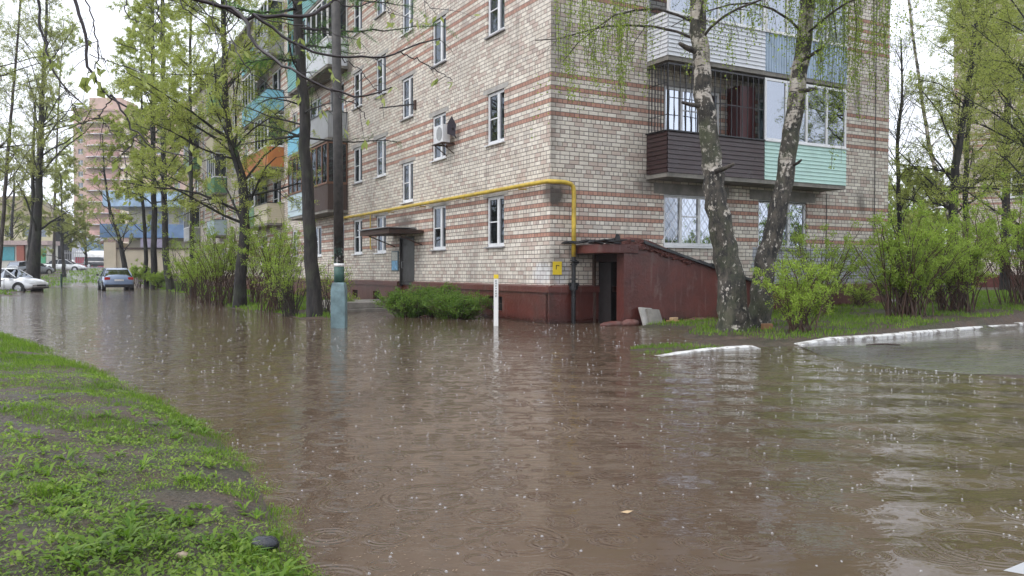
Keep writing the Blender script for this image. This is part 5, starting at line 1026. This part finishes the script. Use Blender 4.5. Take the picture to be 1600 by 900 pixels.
# ------------------------------------------------------------------ rain on the water
def rain():
    rg = np.random.default_rng(300); n = 7800; Yv = 3.0+rg.random(n)**.85*30; Xv = (rg.random(n)*2-1)*(.64*Yv+.4); ok = height(Xv, Yv) < -.01
    fx = rg.uniform(0, 1, 160)**.8; fa, fb = G(1240, 572), G(1610, 592); jx = rg.normal(size=160)*.2; Xv = np.r_[Xv[ok], fa[0]+(fb[0]-fa[0])*fx+jx]; Yv = np.r_[Yv[ok], fa[1]+(fb[1]-fa[1])*fx+rg.normal(size=160)*.3]; pm_ = rg.permutation(len(Xv)); Xv, Yv = Xv[pm_], Yv[pm_]; ok2 = height(Xv, Yv) < .0; Xv, Yv = Xv[ok2], Yv[ok2]; keep = rg.random(len(Xv)) < np.clip(.25+.9*vnoise(Xv, Yv, .5), 0, 1); Xv, Yv = Xv[keep], Yv[keep]; n = len(Xv); half = n*3//4
    # domes
    k = 6; lat = np.array([0, .5, 1.0]); dome = [(math.cos(l)*math.cos(a), math.cos(l)*math.sin(a), math.sin(l)) for l in lat for a in 2*np.pi*np.arange(k)/k]+[(0, 0, 1)]; dome = np.array(dome)
    f = [(i*k+j, i*k+(j+1) % k, (i+1)*k+(j+1) % k, (i+1)*k+j) for i in range(2) for j in range(k)]+[(12+j, 12+(j+1) % k, 18, 18) for j in range(k)]; 
    f = np.array([q for q in f if len(set(q)) == 4]); f3 = np.array([(12+j, 12+(j+1) % k, 18) for j in range(k)])
    r_ = rg.uniform(.0035, .0095, half)*np.clip(Yv[:half]/9, .85, 1.3); C_ = np.stack([Xv[:half], Yv[:half], 0*r_], 1); V1 = (C_[:, None]+dome[None]*r_[:, None, None]).reshape(-1, 3); F1 = (f[None]+(np.arange(half)*19)[:, None, None]).reshape(-1, 4)
    topq = np.array([(12, 13, 14, 15), (12, 15, 16, 17)]); F1b = (topq[None]+(np.arange(half)*19)[:, None, None]).reshape(-1, 4)
    # spikes with a little crown
    m2 = n-half; s = rg.uniform(.004, .010, m2); wd = rg.uniform(.0010, .0018, m2)*np.clip(Yv[half:]/8, .8, 2.); c_ = np.stack([Xv[half:], Yv[half:], 0*s], 1)
    def bar(c0, d, wv): return np.stack([c0-wv, c0+d*.3-wv*1.2, c0+d, c0+d*.3+wv*1.2], 1)
    ex = np.zeros((m2, 3)); ex[:, 0] = wd; up = np.zeros((m2, 3)); up[:, 2] = s; V2 = [bar(c_, up, ex)]
    ey = np.zeros((m2, 3)); ey[:, 2] = wd*.8
    for sg in (-1, 1): h_ = np.zeros((m2, 3)); h_[:, 0] = sg*s*.75; h_[:, 2] = s*.25; V2.append(bar(c_+np.array([0, 0, .002]), h_, ey))
    V2 = np.concatenate([v.reshape(-1, 3) for v in V2]); F2 = np.arange(len(V2)).reshape(-1, 4)
    w = NM('rain_splash'); w.base((.80, .80, .82)); w.rough(.12); w.b.inputs['Alpha'].default_value = .28; w.b.inputs['Specular IOR Level'].default_value = .8  # white base paints the sky highlights of the bubbles into their colour
    o = obj('rain_splash', joinm([(V1, np.concatenate([F1, F1b])), (V2, F2)]), w.m); tag(o, 'countless raindrop bubbles and tiny splashes on the flood water', 'raindrops', kind='stuff')
rain()

# ------------------------------------------------------------------ cars
M_tyre = plain('tyre', (.015, .015, .015), .7, .2, 9, 0); M_rim = plain('rim', (.45, .46, .48), .3, .1, 9, 0, metal=.6); M_lamp = plain('red_lamp', (.45, .02, .02), .2, .1, 5, 0); M_head = plain('clear_lamp', (.6, .62, .65), .1, .1, 5, 0); M_trim = plain('black_trim', (.02, .02, .022), .5, .1, 5, 0)
def paint(name, c):
    w = NM(name); w.base(c); w.rough(.25); w.b.inputs['Coat Weight'].default_value = .8; w.b.inputs['Coat Roughness'].default_value = .05; return w.m
def car(loc, rz, colour, label, estate=False, scale=1.):
    root = thing('parked_car', loc, label, 'car', rz=rz); P_ = paint(label.split()[0]+'_car_paint', colour)
    st = [(-2.18, .70, .40, .60, .70), (-2.14, .80, .28, .72, .90), (-1.95, .84, .24, .86, 1.0), (-1.4, .86, .22, .90, 1.0), (-.6, .87, .20, .90, .97), (.6, .87, .20, .89, .96), (1.0, .86, .2, .86, .95), (1.5, .85, .22, .80, .90), (1.95, .82, .26, .68, .78), (2.12, .76, .32, .56, .66), (2.18, .66, .42, .5, .55)]
    if estate: st[0] = (-2.2, .74, .42, .80, .92); st[1] = (-2.17, .82, .28, .88, .99)
    v = []
    for x, w_, zb, zs, zt in st: v += [(x, s*a*w_, z) for s, lst in ((-1, ((.0, zb), (.85, zb), (.98, zb+.08), (1., (zb+zs)/2), (.98, zs-.03), (.90, zs+.01), (.5, zt), (0, zt+.015))),) for a, z in lst]+[(x, a*w_, z) for a, z in ((.5, zt), (.90, zs+.01), (.98, zs-.03), (1., (zb+zs)/2), (.98, zb+.08), (.85, zb))]
    n = 14; m = MB(); m.add(v, [(i*n+k, i*n+(k+1) % n, (i+1)*n+(k+1) % n, (i+1)*n+k) for i in range(len(st)-1) for k in range(n)]+[tuple(range(n))[::-1], tuple(range((len(st)-1)*n, len(st)*n))]); obj('body', m, P_, root, smooth=True, local=True)
    gh = [(-1.75, .93, .76), (-1.25, 1.30, .62), (-.8, 1.40, .60), (.1, 1.43, .60), (.45, 1.38, .60), (1.15, .93, .74)] if not estate else [(-2.08, .97, .78), (-1.92, 1.32, .64), (-1.2, 1.43, .62), (.0, 1.45, .61), (.4, 1.40, .60), (1.15, .93, .74)]
    m = MB(); v = []
    for x, z, w_ in gh: v += [(x, -.79, .90), (x, -w_, z), (x, w_, z), (x, .79, .90)]
    m.add(v, [(i*4+k, i*4+k+1, (i+1)*4+k+1, (i+1)*4+k) for i in range(5) for k in range(3)]+[(0, 1, 2, 3), (20, 23, 22, 21)]); gl = obj('windows', m, M_carglass, root, local=True)
    m = MB(); rf = [g for g in gh[1:5]]; v = []
    for x, z, w_ in rf: v += [(x, -w_-.02, z-.015), (x, -w_*.9, z+.02), (x, w_*.9, z+.02), (x, w_+.02, z-.015)]
    m.add(v, [(i*4+k, i*4+k+1, (i+1)*4+k+1, (i+1)*4+k) for i in range(3) for k in range(3)])
    for s in (-1, 1):
        for (x0, z0, w0), (x1, z1, w1) in ((gh[0], gh[1]), (gh[4], gh[5])): m.tube([(x0, s*w0*1.0, z0), (x1, s*w1*1.0, z1)], .026, 5)
        for xb in (-.45,) + ((-1.2,) if estate else ()): m.tube([(xb-.03, s*.775, .93), (xb, s*.61, 1.38)], .022, 5)
    obj('roof', m, P_, root, local=True)
    for x in (-1.35, 1.38):
        for s in (-1, 1):
            m = MB(); m.tube([(x, s*.70, .31), (x, s*.885, .31)], .365, 20); m2 = obj('wheel', m, M_trim, root, local=True)
            m = MB(); m.tube([(x, s*.68, .30), (x, s*.895, .30)], .31, 20); obj('tyre', m, M_tyre, m2, local=True)
            m = MB(); m.tube([(x, s*.72, .30), (x, s*.90, .30)], .20, 10); obj('rim', m, M_rim, m2, local=True)
    for s in (-1, 1):
        m = MB(); m.box(-2.165, -1.98, s*.50, s*.80, .70, .86); obj('tail_lamp', m, M_lamp, root, local=True)
        m = MB(); m.add([(1.72, s*.845, .70), (2.08, s*.80, .60), (2.16, s*.55, .58), (2.05, s*.5, .70), (1.75, s*.80, .80)], [(0, 1, 2, 3, 4)]); obj('headlight', m, M_head, root, local=True)
        m = MB(); m.box(.75, .95, s*.88, s*1.02, .93, 1.05); obj('mirror', m, M_trim, root, local=True)
        m = MB()
        for xd in (-.5, .55, -1.3): m.box(xd-.006, xd+.006, s*.862, s*.876, .30, .88)
        m.box(-.65, -.5, s*.87, s*.89, .76, .79) ; m.box(.3, .48, s*.87, s*.89, .75, .78); obj('door_line', m, M_trim, root, local=True)
    m = MB(); m.box(-2.20, -2.1, -.78, .78, .26, .42); m.box(2.05, 2.19, -.70, .70, .30, .36); m.box(2.12, 2.185, -.4, .4, .42, .52); obj('bumper', m, M_trim, root, local=True)
    m = MB(); m.box(-2.2, -2.15, -.26, .26, .62, .73); obj('number_plate', m, M_white, root, local=True)
    root.scale = (scale,)*3; return root
AZ = math.atan2(dl[1], dl[0])
q = at(38, 440, 48.0); car((-29.1, 47.6, -.13), R(-4), (.72, .74, .76), 'white sedan seen from the side, standing at the water edge')
q = at(184, 440, 50.5)+dl*2.2; car((q[0], q[1], -.06), AZ+R(2), (.20, .27, .41), 'blue sedan seen from behind on the flooded road')
q = at(150, 410, 117); car((q[0], 118.5, 1.68), R(-3), (.018, .02, .026), 'dark estate car crossing the far end of the road', estate=True)
q = at(31, 420, 84); car((q[0], 86, .72), R(70), (.25, .27, .29), 'grey car parked behind the big left tree', estate=True)
q = at(86, 415, 95); car((q[0], 97, 1.05), R(10), (.66, .68, .68), 'white car half hidden behind the small left trees')
q = at(1432, 420, 34); car((q[0], 36, .55), R(8), (.66, .68, .70), 'white parked car glimpsed behind the right shrubs')
car((1.672, -.62, .05), R(90), (.70, .74, .80), 'near white car whose bonnet edge shows at the bottom right')

# ------------------------------------------------------------------ background buildings
def tfn(p, a):
    ca, sa = math.cos(a), math.sin(a); return lambda u, o, z: np.array([p[0]+ca*u+sa*o, p[1]+sa*u-ca*o, p[2]+z])
M_tbr = plain('tower_brick', (.52, .37, .30), .85, .2, .5, 0, dirt=(.42, .27, .22)); M_tpk = plain('tower_red', (.50, .30, .26), .8, .2, 1, 0); M_tcr = plain('tower_cream', (.60, .52, .40), .8, .15, 1, 0)
M_fwin = plain('far_window', (.20, .24, .28), .15, .4, 2, 0)
tw_ = thing('apartment_tower', at(200, 400, 215), 'tall pinkish brick apartment tower with rounded balconies in the distance', 'building')
T0 = at(116, 400, 215); T0[2] = 1.0; tf = tfn(T0, R(0)); H_ = 44.5; FH = 2.9
ops = [(u, u+1.5, FH*k+1.3, FH*k+2.7) for k in range(3, 14) for u in (9.5+7.5, 21.5, 26, 29.5, 33)]+[(u, u+1.2, FH*k+1.3, FH*k+2.7) for k in range(3, 14) for u in (1.2,)]
wall(tf, 0, 38, 0, H_-3, ops, 0, 'wall', M_tbr, .3, tw_)
m = MB(tf); m.box(0.02, 38, -15, -.35, 0, H_-3.02); obj('dark_room_backing', m, M_dark, tw_)  # near-black box carries the shade of the rooms in its colour
m = MB(tf); m.box(-.4, 38.4, -15, .4, H_-3, H_-2.4); m.box(4, 12, -10, -.4, H_-2.4, H_+.5); m.box(26, 36, -10, -.2, H_-2.4, H_-.5); obj('roof', m, M_tbr, tw_)
for o in ops[:90]:
    m = MB(tf); u0, u1, z0, z1 = o; m.box(u0, u1, -.25, -.2, z0, z1); wn_ = obj('window', m, M_fwin, tw_); m = MB(tf); m.box((u0+u1)/2-.05, (u0+u1)/2+.05, -.19, -.12, z0, z1); m.box(u0, u1, -.18, -.12, z0, z0+.1); obj('frame', m, M_pvc, wn_)
for k in range(14):
    for cu, rd in ((7.5, 4.2), (14.0, 2.0)):
        m = MB(tf); z = FH*k+.6; NN = 12; pts = [(cu-rd*math.cos(math.pi*i/NN), rd*.55*math.sin(math.pi*i/NN)) for i in range(NN+1)]
        for (a, b), (c_, d_) in zip(pts[:-1], pts[1:]): m.add([(a, b, z), (c_, d_, z), (c_, d_, z+1.25), (a, b, z+1.25), (a, b*.93, z), (c_, d_*.93, z), (c_, d_*.93, z+1.25), (a, b*.93, z+1.25)], [(0, 1, 2, 3), (7, 6, 5, 4), (3, 2, 6, 7), (0, 4, 5, 1)])
        b_ = obj('balcony', m, M_tpk if cu < 10 else M_tcr, tw_); m = MB(tf)
        for (a, b), (c_, d_) in zip(pts[:-1], pts[1:]): m.add([(cu, 0, z-.15), (a, b+.05, z-.15), (c_, d_+.05, z-.15), (cu, 0, z+.0), (a, b+.05, z+.0), (c_, d_+.05, z+.0)], [(0, 2, 1), (3, 4, 5), (1, 2, 5, 4)])
        obj('balcony_slab', m, M_pvc, b_)
# shop block behind the far larches
S0 = at(183, 432, 86); S0[2] = hz(S0[0], S0[1])-.3; tf = tfn(S0, R(6)); sb = thing('shop_building', S0, 'low beige shop block with blue roof fascia behind the far larches', 'building')
m = MB(tf); m.box(0, 18, -12, 0, 0, 3.0); m.box(-1.2, -.02, -12, .3, 0, 3.6); obj('wall', m, plain('beige_render', (.52, .45, .34), .8, .12, 1, .1), sb)
m = MB(tf); m.box(1, 18, -12, -.6, 3.0, 7.3); obj('upper_wall', m, plain('cream_render', (.45, .42, .34), .8, .2, 1, .1), sb)
m = MB(tf); m.box(-1.5, 18, -.55, .5, 4.1, 5.5); obj('blue_fascia', m, plain('fascia_blue', (.15, .25, .42), .4, .35, .6, 0), sb)
m = MB(tf); m.box(-1.2, 18, -11, .55, 7.31, 8.9); obj('pale_blue_fascia', m, plain('fascia_pale', (.36, .50, .66), .4, .5, .8, 0), sb)
m = MB(tf); m.box(2.5, 5.2, .02, .5, 3.1, 4.0); obj('sign_panel', m, plain('violet_grey_panel', (.30, .27, .36), .5), sb)
for i in range(5):
    m = MB(tf); m.box(3+i*3.1, 5+i*3.1, -.58, -.54, 5.6, 6.9); obj('window', m, M_fwin, sb)
m = MB(tf); m.box(-1.15, 18, .02, .12, 2.9, 3.08); obj('ledge', m, M_brp, sb)
# far end of the road
gz = 1.75
g0 = at(171, 410, 128); gt = thing('gate_pillar', (g0[0], g0[1], gz), 'brown roofed gate pillar with orange panel at the far road end', 'pillar')
m = MB(); m.box(g0[0]-.9, g0[0]+.9, g0[1], g0[1]+1, gz, gz+3.6); obj('pillar', m, plain('brown_pillar', (.13, .06, .05), .7), gt)
m = MB(); m.box(g0[0]-1.7, g0[0]+1.5, g0[1]-.5, g0[1]+1.5, gz+3.6, gz+3.75); m.add([(g0[0]-1.7, g0[1]-.5, gz+3.76), (g0[0]+1.5, g0[1]-.5, gz+3.76), (g0[0]+1.5, g0[1]+1.5, gz+3.76), (g0[0]-1.7, g0[1]+1.5, gz+3.76), (g0[0], g0[1]+.5, gz+4.6)], [(0, 1, 4), (1, 2, 4), (2, 3, 4), (3, 0, 4)]); obj('roof', m, plain('brown_roof', (.11, .06, .045), .7), gt)
m = MB(); m.box(g0[0]-.2, g0[0]+1.6, g0[1]-.3, g0[1]-.02, gz-.3, gz+1.5); obj('orange_panel', m, plain('orange', (.75, .17, .04), .5, .1, 2, 0), gt)
k0 = at(150, 405, 125); ks = thing('kiosk', (k0[0], k0[1], gz), 'low red booth with rounded white roof behind the dark estate car', 'kiosk')
m = MB(); m.box(k0[0]-3.2, k0[0]+2.3, k0[1], k0[1]+2.2, gz-.3, gz+1.9); obj('wall', m, plain('booth_red', (.50, .03, .07), .5, .1, 2, 0), ks)
m = MB(); NN = 8
for i in range(NN):
    a, b = math.pi*i/NN, math.pi*(i+1)/NN; m.add([(k0[0]-3.3, k0[1]+1.1-1.4*math.cos(t), gz+1.5+1.0*math.sin(t)) for t in (a, b)]+[(k0[0]+2.0, k0[1]+1.1-1.4*math.cos(t), gz+1.5+1.0*math.sin(t)) for t in (b, a)], [(0, 1, 2, 3)])
obj('roof', m, M_white, ks)
b0 = at(142, 388, 140); bb = thing('billboard', (b0[0], b0[1], gz), 'wide grey blue mural panel beyond the far road end', 'billboard')
m = MB(); m.box(b0[0]-4.2, b0[0]+4.6, b0[1], b0[1]+.3, gz+1.3, gz+5.0); m.box(b0[0]-4, b0[0]-3.8, b0[1], b0[1]+.2, gz-.2, gz+1.3); m.box(b0[0]+4, b0[0]+4.2, b0[1], b0[1]+.2, gz-.2, gz+1.3); obj('panel', m, plain('mural_pale', (.52, .54, .60), .6, .2, .4, 0), bb)
m = MB(); m.prism([(b0[0]-1.5, gz+2.2), (b0[0]+2.6, gz+1.6), (b0[0]+3.4, gz+3.1), (b0[0]+2.2, gz+4.4), (b0[0]-.6, gz+4.7), (b0[0]-1.6, gz+3.6)], b0[1]-.03, b0[1]-.005); obj('painted_shape', m, plain('mural_blue', (.22, .33, .44), .6, .55, 1.2, 0), bb)
fn = thing('fence', at(105, 410, 108), 'thin grey picket fence beyond the left lawn', 'fence'); m = MB(); f0 = at(98, 410, 110); zf = hz(f0[0], f0[1])
for i in range(11): m.box(f0[0]+i*.28, f0[0]+i*.28+.05, f0[1], f0[1]+.05, zf, zf+2.2)
m.box(f0[0], f0[0]+3, f0[1]+.06, f0[1]+.09, zf+.4, zf+.5); m.box(f0[0], f0[0]+3, f0[1]+.06, f0[1]+.09, zf+1.8, zf+1.9); obj('pickets', m, M_greyp, fn)
# left house and shop row
h0 = at(-60, 400, 122); h0[2] = hz(h0[0], h0[1]); tf = tfn(h0, R(0)); hs_ = thing('yellow_house', h0, 'two storey yellowish house with hipped brown roof at the left', 'building')
ops = [(u, u+1.1, z, z+1.6) for u in (1.2, 3.8, 6.4, 9.0, 11.4) for z in (1.2, 4.4)]
wall(tf, 0, 13.6, 0, 7.3, ops, 0, 'wall', plain('yellow_render', (.50, .46, .30), .8, .15, 1, 0), .2, hs_)
m = MB(tf); m.box(0.02, 13.58, -5, -.25, 0, 7.28); obj('dark_room_backing', m, M_dark, hs_)  # dark box set behind the panes, room shade painted as its colour
for o in ops: m = MB(tf); m.box(o[0], o[1], -.2, -.15, o[2], o[3]); obj('window', m, M_fwin, hs_)
m = MB(tf); m.add([(-.7, .7, 7.3), (14.3, .7, 7.3), (14.3, -5.7, 7.3), (-.7, -5.7, 7.3), (4.5, -2.5, 10.6), (9.5, -2.5, 10.6)], [(0, 1, 5, 4), (1, 2, 5), (2, 3, 4, 5), (3, 0, 4), (0, 3, 2, 1)]); obj('roof', m, plain('olive_roof', (.16, .13, .07), .7, .3, 1, 0), hs_)
r0_ = at(-70, 410, 96); r0_[2] = hz(r0_[0], r0_[1])-.1; tf = tfn(r0_, 0); rs = thing('shop_row', r0_, 'low shop row with teal windows and red brick pillars at the left edge', 'building')
m = MB(tf); m.box(0, 10.8, -2, 0, 0, 3.0); obj('wall', m, plain('pale_render', (.55, .54, .48), .8, .15, 1, 0), rs)
m = MB(tf); m.box(-.3, 11.0, -2.1, .5, 3.0, 3.5); obj('roof', m, plain('pinkish_fascia', (.42, .33, .31), .7), rs)
for u in (1, 4, 7.3): m = MB(tf); m.box(u, u+.85, .01, .35, 0, 3.0); obj('pillar', m, plain('red_brick', (.30, .10, .07), .8), rs)
for u in (2.1, 5.1): m = MB(tf); m.box(u, u+1.8, .01, .08, 1.2, 2.8); obj('window', m, plain('teal_glass', (.05, .28, .32), .2), rs)
for u in (8.6, 9.8): m = MB(tf); m.box(u, u+.7, .01, .08, .9, 2.6); obj('window', m, plain('green_shutter', (.08, .34, .18), .5), rs)
# right background block
B0 = at(1486, 440, 44); B0[2] = 0; tf = tfn(B0, R(-32)); rb = thing('brick_block', B0, 'greyish brick apartment block behind the right trees', 'building')
ops = [(u, u+w_, z, z+1.4) for z in (2.3, 5.05, 7.8, 10.55, 13.3) for u, w_ in ((2.2, 1.2), (5.2, 1.8), (9.6, 1.2), (13, 1.8))]
wall(tf, 0, 30, 1.1, 20, ops, 0, 'wall', M_brick2, .16, rb)

m = MB(tf); m.box(.5, 29, -11, -.6, 0, 19.9); obj('dark_room_backing', m, M_dark, rb); m = MB(tf); m.box(-.06, 30, -12, .06, -.4, 1.1); obj('plinth', m, M_plinth, rb); m = MB(tf); m.box(-.4, 30.4, -12.4, .4, 20, 20.3); obj('roof', m, M_conc, rb)  # inner box is painted near-black for the shade of the rooms
for o in ops: window(tf, *o, 'a', parent=rb)
# posts by the left lawn
p0 = at(96, 440, 60); m = MB(); m.tube([(p0[0], p0[1], -.1), (p0[0], p0[1], .95)], .07, 8); o = obj('post', m, plain('dark_green_paint', (.015, .05, .035), .5), origin=(p0[0], p0[1], 0)); tag(o, 'short dark green post at the lawn edge by the far road', 'post')
# haze: rainy air
def haze(d):
    m = MB(); m.box(-260, 260, -60, 300, -2.5, 60); w = NM('rain_haze'); w.t.nodes.remove(w.b); v = w.n('ShaderNodeVolumePrincipled'); v.inputs['Color'].default_value = (.9, .93, .97, 1); v.inputs['Density'].default_value = d; v.inputs['Anisotropy'].default_value = 0
    w.t.links.new(v.outputs[0], w.o.inputs['Volume']); o = obj('haze', m, w.m); o['kind'] = 'stuff'

# litter: dry straw and dark leaf scraps on the bank, a few floating
rg = np.random.default_rng(400); x, y, d = bank_pts(9000, ymax=10); k_ = d > -.5; x, y, d = x[k_], y[k_], d[k_]; v_, f_ = flatl(rg, x, y, .016, .22, .012, .15); v2 = v_.reshape(-1, 4, 3); v2[d < 0, :, 2] = .004
w = NM('dry_litter'); g_ = w.n('ShaderNodeNewGeometry'); w.base(w.mix(g_.outputs['Random Per Island'], (.05, .03, .02), (.36, .26, .16))); w.rough(.7)
o = obj('litter', (v2.reshape(-1, 3), f_), w.m); tag(o, 'dry straw and leaf scraps scattered over the muddy bank', 'litter', kind='stuff')
x = rg.uniform(-4, 8, 260); y = rg.uniform(3.4, 17, 260); k_ = height(x, y) < -.02; x, y = x[k_], y[k_]; v_, f_ = flatl(rg, x, y, .014, .5, .001, .05); v_[:, 2] = .003+.002*rg.random(len(v_))
o = obj('floating_debris', (v_, f_), w.m); tag(o, 'small brown scraps floating on the muddy water', 'debris', kind='stuff')
haze(.00045)
